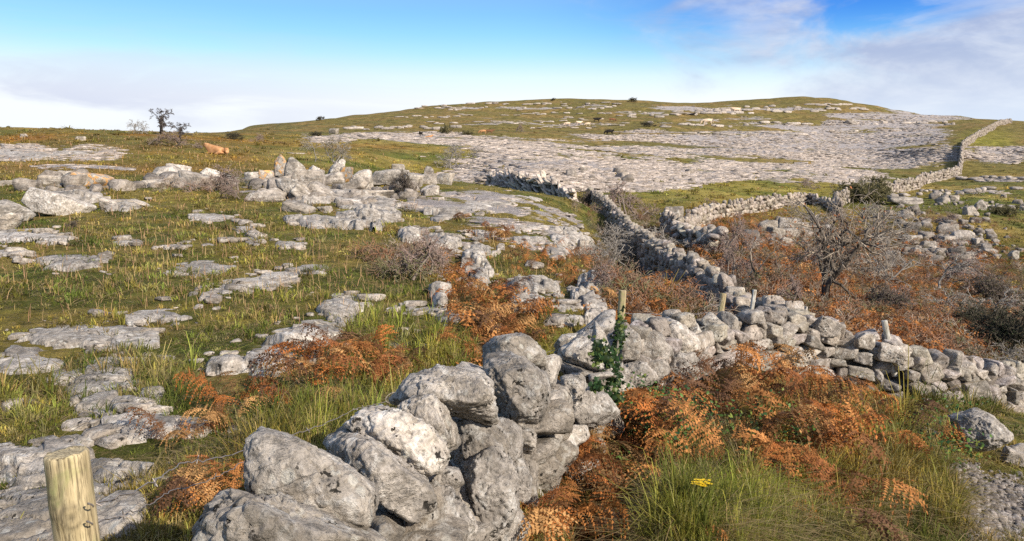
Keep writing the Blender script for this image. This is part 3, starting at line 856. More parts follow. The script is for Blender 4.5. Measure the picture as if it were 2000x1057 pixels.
# ------------------------------------------------------------------ outcrops: bedrock slabs breaking the turf
def warp(x, y, seed):
    xy = np.stack([x, y], -1)
    return fbm(xy * 1.6, 3, 200 + seed), fbm(xy * 5, 3, 300 + seed)
def outcrop(label, E, h, seed=0, mat=None, tint=(1, 1, 1), terr=2, name='limestone_outcrop', cat='rock outcrop'):
    E = np.array(E, float); E[:, 2:] *= [1.10, 1.14]
    x0, x1 = (E[:, 0] - E[:, 2]).min() - 6, (E[:, 0] + E[:, 2]).max() + 6
    y0, y1 = (E[:, 1] - E[:, 3]).min() - 4, (E[:, 1] + E[:, 3]).max() + 6
    C4 = [at(a, b) for a in (x0, (x0 + x1) / 2, x1) for b in (max(y0, 235), y1)]
    th = [math.atan2(c[0], c[1]) for c in C4]; lr = [math.log(math.hypot(c[0], c[1])) for c in C4]
    # plus the ground hidden behind the stone's own height
    near = math.exp(min(lr))
    nx = int(np.clip((x1 - x0) / 2000 * 2000 / (2.2 if near < 12 else 1.6), 14, 200))
    ny = int(np.clip((y1 - y0) / (1.3 if near < 12 else 1.0), 12, 200))
    t2, l2 = np.meshgrid(np.linspace(min(th), max(th), nx), np.linspace(min(lr) - .01, max(lr) + .02, ny), indexing='ij')
    x, y = np.sin(t2) * np.exp(l2), np.cos(t2) * np.exp(l2)
    z = gz(x, y)
    px, py = proj(x, y, z)
    dist = np.exp(l2)
    wa, wb = warp(x * 10 / near, y * 10 / near, seed)
    cs_ = (10 / near) ** .6
    w1, w2, cid = worley(np.stack([x, y], -1) * cs_ @ np.array([[1.15, .35], [-.5, 1.9]]) + 0.12 * np.stack([wa, wb], -1), seed + 5)
    f = np.full(px.shape, -9.0)
    for cx, cy, rx, ry in E:
        r = np.sqrt(((px - cx) / rx) ** 2 + ((py - cy - ry * .15) / ry) ** 2)
        f = np.maximum(f, (1 - r))
    hol = sst(fbm(np.stack([x, y], -1) * cs_ * 2.4, 3, 400 + seed), .10, .26)
    f = f - .35 * hol * (near < 30) + wa * 0.30 + wb * 0.07 + (cid - .45) * .80 * sst(w2 - w1, 0, .22)
    prof = sst(f, 0.0, 0.15) * .8 + sst(f, 0, .45) * .2
    h = h * 0.44
    xy = np.stack([x, y], -1) * (10 / near) ** .5
    # bedding steps and cracks
    lay = fbm(xy * 0.9 + 3, 3, 70 + seed) * 2.2 + f * 1.3
    q = lay * terr; st = (np.floor(q) + sst(q - np.floor(q), .0, .25)) / terr
    crack = 1 - sst(w2 - w1, 0.02, 0.10)
    hh = h * prof * (0.62 + 0.30 * st + 0.45 * (cid - .5)) - crack * prof * h * 0.55 + h * 0.22 * fbm(xy * 6, 3, 90) * prof + h * .10 * fbm(xy * 18, 3, 91) * sst(f, .1, .3)
    # the beds dip away: low and turf covered at the back, a step at the front
    sfr = np.zeros(px.shape)
    for cx, cy, rx, ry in E:
        m_ = np.abs(px - cx) < rx * 1.15
        sfr = np.where(m_, np.maximum(sfr, sst((py - cy) / ry, -1.0, .5)), sfr)
    hh = hh * (.22 + .78 * sfr)
    hh = np.where(f < 0.02, -0.12 - 0.1 * h, hh)
    zz = z + hh
    keep = f > 0.0
    for _ in range(3):
        k2 = keep.copy(); k2[1:] |= keep[:-1]; k2[:-1] |= keep[1:]; k2[:, 1:] |= keep[:, :-1]; k2[:, :-1] |= keep[:, 1:]; keep = k2
    v = np.stack([x, y, zz], -1).reshape(-1, 3)
    id_ = np.arange(nx * ny).reshape(nx, ny)
    kq = keep[:-1, :-1] & keep[1:, :-1] & keep[1:, 1:] & keep[:-1, 1:]
    q_ = np.stack([id_[:-1, :-1], id_[1:, :-1], id_[1:, 1:], id_[:-1, 1:]], -1)[kq]
    if not len(q_): return None
    used, inv = np.unique(q_, return_inverse=True)
    v = v[used]; q_ = inv.reshape(-1, 4)
    c = v.mean(0); c[2] = v[:, 2].min()
    # each block between the cracks varies a little in tone
    g = np.tile(np.array(tint, float), (len(v), 1)) * (0.9 + 0.35 * (cid.reshape(-1)[used] - .5))[:, None]
    me = mesh_np(name, v - c, [q_], mat or (M_SLAB if near < 22 else M_FAR), g, near < 14)
    o = link(name, me, tuple(c))
    tag(o, label, cat, 'limestone slabs in the turf')
    for e in E: OUT.append(tuple(e))
    return o
OC = [
 ('broad cracked grey slab at the left edge, upper of the left foreground slabs', [(50,690,75,26),(140,662,95,24),(235,655,62,24)], .16),
 ('flat pale slab just right of the broad cracked slab', [(322,618,64,19)], .12),
 ('stepped slab descending through long grass left of the bent fern', [(195,748,72,32),(232,712,52,15),(222,790,52,26)], .16),
 ('low broken ledge below the stepped slab, half under grass', [(345,828,88,18),(262,822,50,30)], .14),
 ('whitish slab touching the top of the near fence post', [(50,905,120,38),(150,862,48,16)], .2),
 ('dark weathered slab behind and right of the near fence post', [(215,925,72,22),(110,985,120,55),(30,1030,90,50)], .2),
 ('long curving ledge running to the bent rust coloured ferns', [(445,710,48,15),(520,695,60,26),(575,665,50,26),(625,640,42,24)], .26),
 ('blocky ledge top above the bent rust ferns', [(662,600,40,22)], .28),
 ('narrow thin slab strip in yellow grass at left centre', [(440,571,38,9),(500,553,52,11),(545,539,28,9)], .12),
 ('small fissured slab alone in grass above the narrow strip', [(393,522,56,14)], .16),
 ('small smooth slab at the right end of the narrow strip', [(598,524,34,9)], .08),
 ('lens shaped slab with mossy lower edge at left', [(150,513,72,15)], .22),
 ('long flat slab at the left edge below the white boulder', [(40,460,55,12),(105,468,32,8)], .2),
 ('tiny slab cut by the left edge', [(5,495,28,7)], .12),
 ('small flat slab, left of a pair in the pale grass', [(335,482,20,4)], .1),
 ('small flat slab, right of a pair in the pale grass', [(400,478,28,5)], .1),
 ('low rounded slab below the thorny heap of stones', [(415,424,38,8)], .18),
 ('small double slab left of the long block, upper piece', [(477,447,18,6)], .15),
 ('small double slab left of the long block, lower piece', [(492,469,17,8)], .15),
 ('thin slab in the turf right of the double slab', [(560,475,22,7)], .12),
 ('thin sliver of slab in the turf at left centre', [(245,475,20,4)], .1),
 ('long undercut block below the boulder ridge', [(620,430,55,13),(670,432,40,12)], .5),
 ('big split grey block beside the long undercut block', [(720,415,52,24),(750,405,22,24)], .6),
 ('arched pale kerb of stone in the grass right of the ferns', [(800,608,26,7),(840,604,35,6),(885,620,24,9)], .14),
 ('small broken slab under the arched kerb', [(800,676,27,6)], .12),
 ('tiny slab fragment above the small broken slab', [(795,650,14,4)], .08),
 ('upright wedge of rock above the arched kerb', [(860,578,18,22)], .5),
 ('grey shelf of rock left of the tall ledge', [(850,466,42,10),(872,482,20,14)], .4),
 ('tall grey ledge dropping beside orange bracken', [(935,490,34,12),(925,515,24,22),(940,545,20,14)], .5),
 ('pale layered rock among bracken in the centre', [(1050,555,36,18),(1015,566,26,18)], .4),
 ('lower broken lump of the pale layered rock', [(1030,590,30,12)], .3),
 ('long rounded ledge leading up to the ivy post', [(1135,577,20,10),(1158,595,22,20),(1172,622,22,22)], .4),
 ('low mossy slab left of the ledge by the ivy post', [(1115,625,28,8)], .15),
 ('second mossy slab left of the ledge by the ivy post', [(1105,600,24,5)], .12),
 ('rounded boulder shaped outcrop under the thorn scrub', [(1158,552,24,18)], .5),
 ('layered shelf with dark gaps, left of the mid pavement', [(880,410,42,14),(860,425,22,8)], .4),
 ('pale shelf beside the layered shelf, farther right', [(940,400,48,10)], .3),
 ('long flat pavement strip in the middle of the turf', [(1000,388,55,6)], .2),
 ('stepped block at the pavement edge above bracken', [(1120,470,34,14),(1100,450,30,9)], .5),
 ('slanting block below the stepped block', [(1090,492,32,9),(1138,482,18,14)], .4),
 ('small slab between the tall ledge and stepped block', [(1030,470,30,8)], .3),
 ('narrow slab above the small slab at centre', [(1040,445,40,6)], .25),
 ('flat slab right of the grey shelf, among bracken tufts', [(940,455,24,7)], .3),
 ('sharp pale block beside the thorn bush top', [(800,460,18,12)], .6),
 ('small slab by the edge at lower left, in dark grass', [(35,785,18,6)], .1),
 ('thin slab left of the double boulders at far left', [(240,400,45,9)], .5),
 ('low shelf behind the white boulder', [(150,385,45,12)], .5),
 ('broad flat shelf at the left edge in brown grass', [(30,297,45,9),(70,303,30,5)], .4),
 ('second flat shelf right of the broad one in brown grass', [(150,299,36,5),(110,305,20,4)], .4),
 ('small far slab in brown grass near the left edge', [(40,308,34,6)], .3),
 ('flat rock at the foot of the boulder ridge, left part', [(590,385,45,14)], .5),
 ('flat rock at the foot of the boulder ridge, right part', [(690,380,50,12)], .5),
 ('pale grey ground rock among lower right gravel grass', [(1895,650,30,10)], .4),
 ('small shelf right of the gravelly track', [(1985,885,22,12)], .3),
]
for k, (lb, E_, h_) in enumerate(OC): outcrop(lb, E_, h_, k, terr=2 + k % 2)
# ------------------------------------------------------------------ loose boulders: px, py of centre, width, height, roll, kind, label
BO = [
 (105,398,148,58,8,'w','big bright white boulder with grey ends lying left of the thorny heap'),
 (20,415,90,48,-15,'','dark grey boulder at the left edge beside the white boulder'),
 (10,435,60,30,-30,'','tilted grey boulder below the one at the left edge'),
 (120,352,70,22,4,'','flat grey stone in front of the lichen capped cluster'),
 (136,340,34,16,0,'','small pale stone on top of the lichen capped cluster'),
 (180,350,66,34,5,'o','stone with orange lichen, right end of the cluster above the white boulder'),
 (150,355,28,16,15,'w','small white stone inside the lichen capped cluster'),
 (213,400,40,26,10,'','left stone of the low pair in grass right of the white boulder'),
 (255,396,58,16,2,'','right stone of the low pair in grass right of the white boulder'),
 (5,357,34,12,0,'','small stone at the left edge in straw coloured grass'),
 (322,340,70,36,-12,'','left grey boulder of the thorny heap'),
 (300,358,50,18,-8,'','low stone at the left foot of the thorny heap'),
 (350,333,46,26,10,'w','pale boulder at the top of the thorny heap'),
 (385,352,60,34,15,'','grey boulder in the middle of the thorny heap'),
 (415,345,60,34,22,'w','pale sloping boulder, right of the thorny heap'),
 (445,354,34,20,20,'','small grey boulder at the right end of the thorny heap'),
 (500,350,40,34,0,'w','pale rounded boulder, left end of the long boulder ridge'),
 (525,350,30,40,5,'o','orange stained block leaning on the rust spotted spike'),
 (545,330,30,56,0,'o','tall pointed spike covered with orange lichen'),
 (572,338,48,58,8,'','grey pointed boulder directly right of the orange spike'),
 (600,352,60,48,0,'','broad grey boulder right of the pointed ones'),
 (610,345,26,50,14,'w','narrow pale upright stone between grey boulders'),
 (560,372,80,44,35,'','large slanting flat rock under the orange spike'),
 (520,380,70,26,-8,'','low grey rock at the left foot of the boulder ridge'),
 (600,382,60,24,40,'','slanting flag resting below the broad grey boulder'),
 (628,378,60,26,35,'','second slanting flag, right of the first'),
 (645,352,54,30,-12,'','grey boulder with a shadowed gap, left of the white tooth'),
 (661,332,34,42,10,'','grey base stone behind the white tooth'),
 (664,326,18,32,14,'w','white tooth shaped stone standing on the ridge'),
 (676,340,22,34,0,'o','small lichen covered stone beside the white tooth'),
 (705,352,54,40,0,'','grey block right of the white tooth'),
 (690,366,70,26,-18,'','slanting grey rock at the foot of the ridge, right of the white tooth'),
 (755,348,74,38,-3,'','long solid boulder in the right half of the ridge'),
 (778,327,24,16,0,'','small rounded stone perched on the long solid boulder'),
 (805,352,40,30,10,'','boulder between the perched stone and the small spike'),
 (838,333,16,24,6,'','small dark spike standing near the right end of the ridge'),
 (835,350,34,22,0,'','low stone under the small dark spike'),
 (866,348,42,26,-4,'','rounded boulder at the right end of the ridge'),
 (840,373,38,26,0,'','round grey boulder alone in front of the ridge'),
 (740,378,60,16,0,'','low flat rock in front of the long solid boulder'),
 (580,404,54,24,18,'','sloping grey rock below the ridge, left of the split block'),
 (635,408,28,14,0,'','small stone between sloping rock and split block'),
 (1135,480,20,40,6,'','thin upright pale stone at the thorn scrub left of the long wall'),
 (1320,416,32,30,0,'','pale boulder left of the curved field wall'),
 (1360,425,24,36,0,'','square end boulder of the curved field wall'),
 (1497,444,36,32,0,'','left boulder of the pale group above the thorn tree'),
 (1515,455,34,24,10,'','lower boulder of the pale group above the thorn tree'),
 (1535,440,34,34,5,'','tallest boulder of the pale group above the thorn tree'),
 (1560,440,28,20,20,'','right boulder of the pale group above the thorn tree'),
 (1540,455,40,20,0,'','flat boulder in front of the pale group above the thorn tree'),
 (1513,474,26,14,25,'','single slab stone below the pale group above the thorn tree'),
 (1810,480,30,24,0,'','big rounded grey boulder in the tumbled slope at far right'),
 (1787,490,18,20,0,'','dark boulder left of the big rounded one on the tumbled slope'),
 (1772,488,16,18,0,'','leftmost pale boulder of the tumbled slope'),
 (1803,500,16,14,0,'','small dark stone under the big rounded one on the tumbled slope'),
 (1820,500,12,12,0,'','smallest dark stone under the big rounded boulder'),
 (1840,492,18,20,0,'','grey stone right of the big rounded one on the tumbled slope'),
 (1868,498,24,16,0,'','broad low boulder in the middle of the tumbled slope'),
 (1892,500,22,18,0,'','upright boulder in the middle of the tumbled slope'),
 (1935,491,26,14,0,'','smooth oval boulder, right part of the tumbled slope'),
 (1980,498,14,22,10,'w','white pointed stone near the right edge'),
 (1850,468,28,18,0,'','pale boulder above the tumbled slope'),
 (1880,460,36,26,0,'','large pale boulder above the tumbled slope'),
 (1862,445,20,18,0,'','small boulder higher on the slope under the ledge'),
 (1895,412,24,20,0,'','boulder below the long ledge at right'),
 (1915,400,20,24,0,'','second boulder below the long ledge at right'),
 (1780,465,40,14,0,'','scattered low rock above the leftmost pale boulder'),
 (1910,470,24,20,0,'','grey boulder right of the large pale boulder'),
 (1770,392,60,16,4,'','low pale rock right of the green bush'),
 (1930,868,118,84,14,'b','massive cracked boulder at lower right beside the gravel'),
 (1868,862,34,36,20,'','small pointed stone left of the massive cracked boulder'),
 (1985,895,50,34,20,'','stone cut by the right edge behind the massive boulder'),
 (1802,850,40,42,20,'','grey stone half sunk in grass left of the small pointed stone'),
 (1535,612,50,26,0,'','pale boulder on the wall end right of the slim grey post'),
 (1508,606,34,24,-10,'','round grey boulder on the wall end next to the slim post'),
 (1571,608,9,24,0,'w','thin white stone finger standing at the wall end'),
 (1685,662,36,32,10,'w','pale peaked stone on top of the right wall'),
 (1750,684,62,34,6,'','pale stone at the foot of the leaning grey post'),
 (1615,636,44,36,25,'','peaked dark stone on the right wall below the thorn tree'),
 (1660,238,18,10,0,'','small pale boulder on the far hill pavement'),
 (652,256,20,12,0,'','pale boulder on the skyline field left of the hill'),
 (48,265,14,8,0,'','small grey boulder in brown grass at upper left'),
 (158,270,16,9,0,'','second small grey boulder in brown grass at upper left'),
]
POLY = {'big bright white boulder': [(45,366),(82,377),(112,382),(140,390),(170,402),(174,412),(155,425),(112,427),(62,420),(27,395)],
 'tall pointed spike': [(536,312),(545,303),(556,312),(558,335),(547,350),(533,345)],
 'grey pointed boulder directly': [(556,317),(567,308),(587,324),(598,346),(578,368),(554,357)],
 'large slanting flat rock': [(536,351),(565,350),(590,362),(614,391),(595,393),(560,380),(540,365)],
 'white tooth': [(655,328),(660,315),(667,311),(673,315),(671,333),(664,338)],
 'grey base stone behind': [(637,338),(655,319),(682,333),(684,351),(646,360)],
 'long solid boulder': [(722,352),(731,336),(758,330),(792,333),(794,358),(751,366),(727,364)],
 'grey block right of the white tooth': [(682,350),(697,335),(722,334),(726,366),(704,371),(682,360)],
 'massive cracked boulder': [(1877,828),(1915,816),(1957,825),(1986,850),(1989,869),(1945,892),(1915,892),(1887,870)],
 'small pointed stone left': [(1850,862),(1866,845),(1872,855),(1868,880),(1852,878)],
 'dark grey boulder at the left edge': [(-40,410),(-5,396),(25,400),(50,412),(56,424),(35,436),(-30,440)],
 'pale sloping boulder': [(388,338),(400,328),(425,336),(447,352),(440,366),(400,362)],
 'left grey boulder of the thorny': [(285,352),(305,330),(330,326),(350,336),(352,356),(310,362)]}
YFIX = {'right wall': 11.3, 'wall end': 13.0, 'leaning grey post': 11.2}
for k, (px, py, w_, h_, rl_, kd, lb) in enumerate(BO):
    Yd = next((y for s_, y in YFIX.items() if s_ in lb), None)
    if Yd is None: c = at(px, py + h_ * 0.42); Yd = c[1]
    g = P(px, py, Yd)
    pl = next((v for s_, v in POLY.items() if lb.startswith(s_)), None)
    if pl:
        pw = (max(a for a, b in pl) - min(a for a, b in pl)) * Yd / F
        dep = pw * (.55 if pw > .8 else .8)
        v, f, c = rock_poly(900 + k, pl, Yd, dep, 6, rough=.9)
        mat = {'w': M_ROCKW, 'o': M_ROCKO}.get(kd, M_ROCK if Yd < 14 else M_FAR)
        o = link('boulder', mesh_np('boulder', v, [f], mat, np.ones((len(v), 3)), True), tuple(c + [0, dep * .3, 0]))
        tag(o, lb, 'boulder', 'loose limestone boulders')
        continue
    sc = Yd / F
    w2, h2 = w_ * sc * 1.12, h_ * sc * 1.15
    near = Yd < 14
    mat = {'w': M_ROCKW, 'o': M_ROCKO}.get(kd, M_ROCK if near else M_FAR)
    t_ = (0.85 if Yd < 40 else .68) + 0.3 * ((k * 37) % 10) / 10
    ang = kd in 'wo' or abs(rl_) > 15
    o = rock_obj('boulder', g - [0, 0, h2 * .12], 900 + k, w2, max(w2, h2) * 0.7, h2, mat, (t_, t_ * .98, t_ * .96), n=6 if kd == 'b' else (5 if near else 4), planes=6 if ang else 9, p=30, rough=0.85 if kd != 'b' else 1.1,
                 roll=R(rl_), yaw=R((k * 53) % 40 - 20))
    tag(o, lb, 'boulder', 'loose limestone boulders')

# ------------------------------------------------------------------ ledges on the right hillside and hill terraces: rows of blocks, one stuff object
def ledge_rows(rows, seed, acc, jitter=1.5, dens=.86):
    rg = random.Random(seed)
    for (xa, ya, xb, yb, w_, h_) in rows:
        x = xa
        while x < xb:
            f = (x - xa) / max(1, xb - xa)
            ww = w_ * rg.uniform(.5, 1.6)
            py = ya + (yb - ya) * f + rg.uniform(-jitter, jitter) + 1.6 * math.sin(x * 0.045)
            if rg.random() < dens:
                c = at(x, py); k = c[1] / F
                v, fc = rock(rg.randrange(1 << 30), ww * k * 1.2 * (1.9 if dens < .8 else 1), ww * k * (1.2 if dens > .8 else .7), h_ * k * rg.uniform(.7, 1.4), n=2, planes=7, p=20, yaw=rg.uniform(-.4, .4))
                acc.add(v + c + [0, 0, h_ * k * .25], fc, c=np.array([.9, .87, .86]) * rg.uniform(.75, 1.15))
            x += ww * rg.uniform(.8, 1.5)
acc = Acc()
ledge_rows([(1830,383,2060,362,16,11),(1800,376,1860,372,10,6),(1880,352,2060,346,14,7),(1740,388,1800,384,14,8),(1900,408,2000,402,12,6)], 7, acc)
o = link('rock_ledge', acc.mesh('rock_ledge', M_FAR)); tag(o, kind='stuff', label='long broken ledges of pale rock on the right hillside')
acc = Acc()
ledge_rows([(1230,228,1700,214,7,5),(1260,221,1640,209,7,4.5),(1600,206,1700,212,8,4),(1400,212,1600,203,7,4),(860,207,1230,203,7,4),(880,213,1200,211,6,3.5),(900,225,1250,222,6,3),(700,216,900,209,6,3),(840,240,1100,240,7,3),(650,252,900,250,9,6),
            (1020,252,1300,243,8,3),(780,232,900,228,6,3),(1100,233,1240,230,6,3),(1300,247,1900,240,8,5),(1250,265,1800,258,9,4)], 8, acc, 2.4, .5)
o = link('hill_terraces', acc.mesh('hill_terraces', M_FAR)); tag(o, kind='stuff', label='pale rock terraces along the far hill')

# limestone pavement: countless clints over the hillside
acc = Acc()
rm = RM[:-1, :-1]
wg = sst(rm, 0.36, 0.75) * (.25 + 2.2 * np.clip(.35 + 1.5 * fbm(np.stack([CX, CY], -1) * .12, 4, 49), 0, 1)) * np.where(CR < 45, .16, np.where(CR > 190, .5, 1)) * (CR > 15) * (CR < 420) * (CPX > -200) * (CPX < 2200)
x, y, z, r = sample(wg, 33000, 71)
rg = np.random.default_rng(3)
tmpl = []
for k in range(12):
    m = 7
    an = np.linspace(0, 2 * np.pi, m, endpoint=False) + rg.uniform(-.25, .25, m)
    ra = rg.uniform(.75, 1.1, m)
    ring = np.stack([np.cos(an) * ra, np.sin(an) * ra], -1)
    top = np.concatenate([ring * .88, np.full((m, 1), .5) + rg.uniform(-.12, .12, (m, 1))], 1)
    mid = np.concatenate([ring, np.full((m, 1), .3)], 1)
    bot = np.concatenate([ring * .95, np.full((m, 1), -.8)], 1)
    v = np.concatenate([top, mid, bot, [[0, 0, .55]]])
    f = []
    for a in range(m):
        b = (a + 1) % m
        f += [[a, b, 3 * m], [m + a, m + b, b], [m + a, b, a], [2 * m + a, 2 * m + b, m + b], [2 * m + a, m + b, m + a]]
    tmpl.append((v, np.array(f)))
kk = rg.integers(0, 12, len(x))
for k in range(12):
    s_ = kk == k
    n_ = s_.sum()
    v, f = tmpl[k]
    size = np.clip(rg.lognormal(-.75, .45, n_), .18, 1.3) * np.clip(0.22 + r[s_] / 120, 0.3, 1.2)
    thk = np.minimum(size, 1.0) * rg.uniform(0.04, 0.17, n_)
    yw = rg.normal(0.25, .5, n_); c_, s2 = np.cos(yw), np.sin(yw)
    lx, ly = v[None, :, 0] * size[:, None] * 1.0, v[None, :, 1] * size[:, None] * .75
    tx, ty = rg.normal(0, .045, n_)[:, None], rg.normal(0.0, .045, n_)[:, None]
    vz = v[None, :, 2] * thk[:, None] + lx * tx + ly * ty
    V = np.stack([lx * c_[:, None] - ly * s2[:, None] + x[s_][:, None], lx * s2[:, None] + ly * c_[:, None] + y[s_][:, None], vz + z[s_][:, None] + thk[:, None] * .1], -1)
    Fc = (f[None] + (np.arange(n_) * len(v))[:, None, None]).reshape(-1, 3)
    cc_ = np.array([.95, .91, .92]) * rg.uniform(.6, 1.12, n_)[:, None]
    acc.add(V.reshape(-1, 3), Fc, c=np.repeat(cc_, len(v), 0))
o = link('limestone_pavement', acc.mesh('limestone_pavement', M_FAR)); tag(o, kind='stuff', label='bare grey limestone pavement spread over the hillside')

# small rubble lying round the boulder groups
SCR = [(1850,485,110,26,1),(1545,455,60,26,1),(1780,430,60,40,.6),(1940,405,70,16,.7),(1890,450,50,20,.8),(1700,480,60,20,.3),(1480,480,40,14,.4),(1330,425,30,14,.8),(700,385,180,16,.5),(370,362,90,12,.6),(130,372,80,12,.5),(1240,345,200,12,.3),(1800,395,90,10,.8),(540,372,60,20,.6)]
x, y, z, r = sample(blobs(CPX, CPY, SCR, .5), 1100, 75)
acc = Acc(); rg = np.random.default_rng(76)
rt = [rock(150 + k, 1, .8, .7, n=3, planes=6, p=30, rough=1.2) for k in range(10)]
for i in range(len(x)):
    v, f = rt[i % 10]
    s_ = float(np.clip(rg.lognormal(-1.0, .55), .12, 1.3)) * min(1.0, r[i] / 45 + .25)
    v = v @ rot('Z', rg.uniform(0, 6.3)).T @ rot('X', rg.normal(0, .3)).T * s_
    acc.add(v + [x[i], y[i], z[i] + s_ * .12], f, c=np.array([.82, .79, .77]) * rg.uniform(.6, 1.2))
o = link('rubble', acc.mesh('rubble', M_FAR)); tag(o, kind='stuff', label='small grey rubble scattered round the boulders')
# broken slab fragments round the outcrops in the turf
acc = Acc(); rg = np.random.default_rng(77)
LO = [e for e in OUT if e[0] < 1160 and e[1] > 395]
for i in range(620):
    cx, cy, rx, ry = LO[rg.integers(0, len(LO))]
    a_ = rg.uniform(0, 6.3); q = rg.uniform(.85, 1.6)
    px_, py_ = cx + math.cos(a_) * rx * q, cy + math.sin(a_) * ry * q + rg.normal(0, 2)
    if not (-50 < px_ < 1180 and py_ < 1057): continue
    c = at(px_, py_); d_ = math.hypot(c[0], c[1])
    s_ = float(np.clip(rg.lognormal(-2.1, .6), .035, .32)) * min(1.9, .6 + d_ / 16)
    v, f = rt[i % 10]
    v = (v * [1, .8, .45]) @ rot('Z', rg.uniform(0, 6.3)).T @ rot('X', rg.normal(0, .15)).T * s_
    acc.add(v + c + [0, 0, s_ * .06], f, c=np.array([1, .97, .94]) * rg.uniform(.75, 1.15))
o = link('rubble', acc.mesh('rubble', M_SLAB)); tag(o, kind='stuff', label='broken slab fragments in the turf')

# gravel of the track at the lower right
gw = blobs(CPX, CPY, GRAVEL, .35)
x, y, z, r = sample(gw, 2600, 72)
acc = Acc()
gr_t = [rock(50 + k, 1, .8, .6, n=2, planes=6, p=20) for k in range(8)]
for i in range(len(x)):
    v, f = gr_t[i % 8]
    s_ = rg.uniform(.012, .05) if rg.random() < .93 else rg.uniform(.05, .11)
    a_ = rg.uniform(0, 6.3)
    v = v @ rot('Z', a_).T * s_
    acc.add(v + [x[i], y[i], z[i] + s_ * .15], f, c=np.array([.8, .78, .8]) * rg.uniform(.5, 1.3))
o = link('gravel', acc.mesh('gravel', M_ROCK)); tag(o, kind='stuff', label='loose grey gravel on the track, bottom right')

# ------------------------------------------------------------------ bare trees and bushes
def skeleton(seed, height, levels, spread=0.9, trunk=1, wind=(0.0, 0.0), up=0.25, nch=(5, 6, 5, 4), lens=(.55, .5, .5, .5), wob=.25, base_r=.05, base_sp=.15):
    """returns a list of (p0, p1, r0, r1) arrays per level"""
    rg = np.random.default_rng(seed)
    out = []
    P0 = np.zeros((trunk, 3)); P0[:, :2] = rg.normal(0, base_sp, (trunk, 2)) * height * (trunk > 1)
    D = np.tile([0, 0, 1.0], (trunk, 1)) + rg.normal(0, .12 if trunk == 1 else .55, (trunk, 3)) * spread
    D[:, 2] = np.abs(D[:, 2]); D /= np.linalg.norm(D, axis=1)[:, None]
    L = np.full(trunk, height * .55) * rg.uniform(.7, 1.15, trunk); Rd = np.full(trunk, base_r)
    for lv in range(levels):
        ns = 5 if lv < levels - 1 else 3
        p = P0.copy(); d = D.copy(); pts_ = [p.copy()]; dirs = []
        for k in range(ns):
            d = d + rg.normal(0, wob, d.shape) + np.array([wind[0] * .12, wind[1] * .12, up * (.15 if lv else .3) - .02 * lv])
            d /= np.linalg.norm(d, axis=1)[:, None]
            p = p + d * (L / ns)[:, None]; pts_.append(p.copy()); dirs.append(d.copy())
        tr = np.linspace(1, .45 if lv < levels - 1 else .3, ns + 1)
        out.append((np.concatenate(pts_[:-1]), np.concatenate(pts_[1:]), np.concatenate([Rd * tr[k] for k in range(ns)]), np.concatenate([Rd * tr[k + 1] for k in range(ns)])))
        if lv == levels - 1: break
        m = nch[lv]
        PT = np.stack(pts_); DI = np.stack(dirs)
        N = len(L)
        who = np.repeat(np.arange(N), m)
        tpos = rg.uniform(.30 if lv == 0 else .15, 1.0, N * m) * ns
        k0 = np.minimum(tpos.astype(int), ns - 1); f = (tpos - k0)[:, None]
        P0 = PT[k0, who] * (1 - f) + PT[k0 + 1, who] * f
        par = DI[k0, who]
        rv = rg.normal(size=par.shape); rv -= (rv * par).sum(1)[:, None] * par; rv /= np.linalg.norm(rv, axis=1)[:, None]
        sp = spread * rg.uniform(.6, 1.3, len(rv))[:, None]
        D = par + rv * sp; D /= np.linalg.norm(D, axis=1)[:, None]
        Rd = Rd[who] * .5 * rg.uniform(.7, 1.1, len(who))
        L = L[who] * lens[lv] * rg.uniform(.6, 1.3, len(who)) * (1.1 - .35 * tpos / ns)
    return out
def tubes(segs, sides=3, rmin=0.0):
    p0, p1, r0, r1 = segs
    r0, r1 = np.maximum(r0, rmin), np.maximum(r1, rmin * .8)
    d = p1 - p0; d /= np.linalg.norm(d, axis=1)[:, None] + 1e-9
    ref = np.where(np.abs(d[:, 2:3]) > .9, [[1., 0, 0]], [[0, 0, 1.]])
    a = np.cross(d, ref); a /= np.linalg.norm(a, axis=1)[:, None] + 1e-9
    b = np.cross(d, a)
    an = np.arange(sides) * 2 * np.pi / sides
    ring = np.cos(an)[None, :, None] * a[:, None] + np.sin(an)[None, :, None] * b[:, None]
    V = np.concatenate([p0[:, None] + ring * r0[:, None, None], p1[:, None] + ring * r1[:, None, None]], 1)
    k = np.arange(sides); k2 = (k + 1) % sides
    f = np.stack([k, k2, k2 + sides, k + sides], -1)
    F_ = (f[None] + (np.arange(len(p0)) * 2 * sides)[:, None, None]).reshape(-1, 4)
    return V.reshape(-1, 3), F_
def cat_(ls): return tuple(np.concatenate([l[i] for l in ls]) for i in range(4))
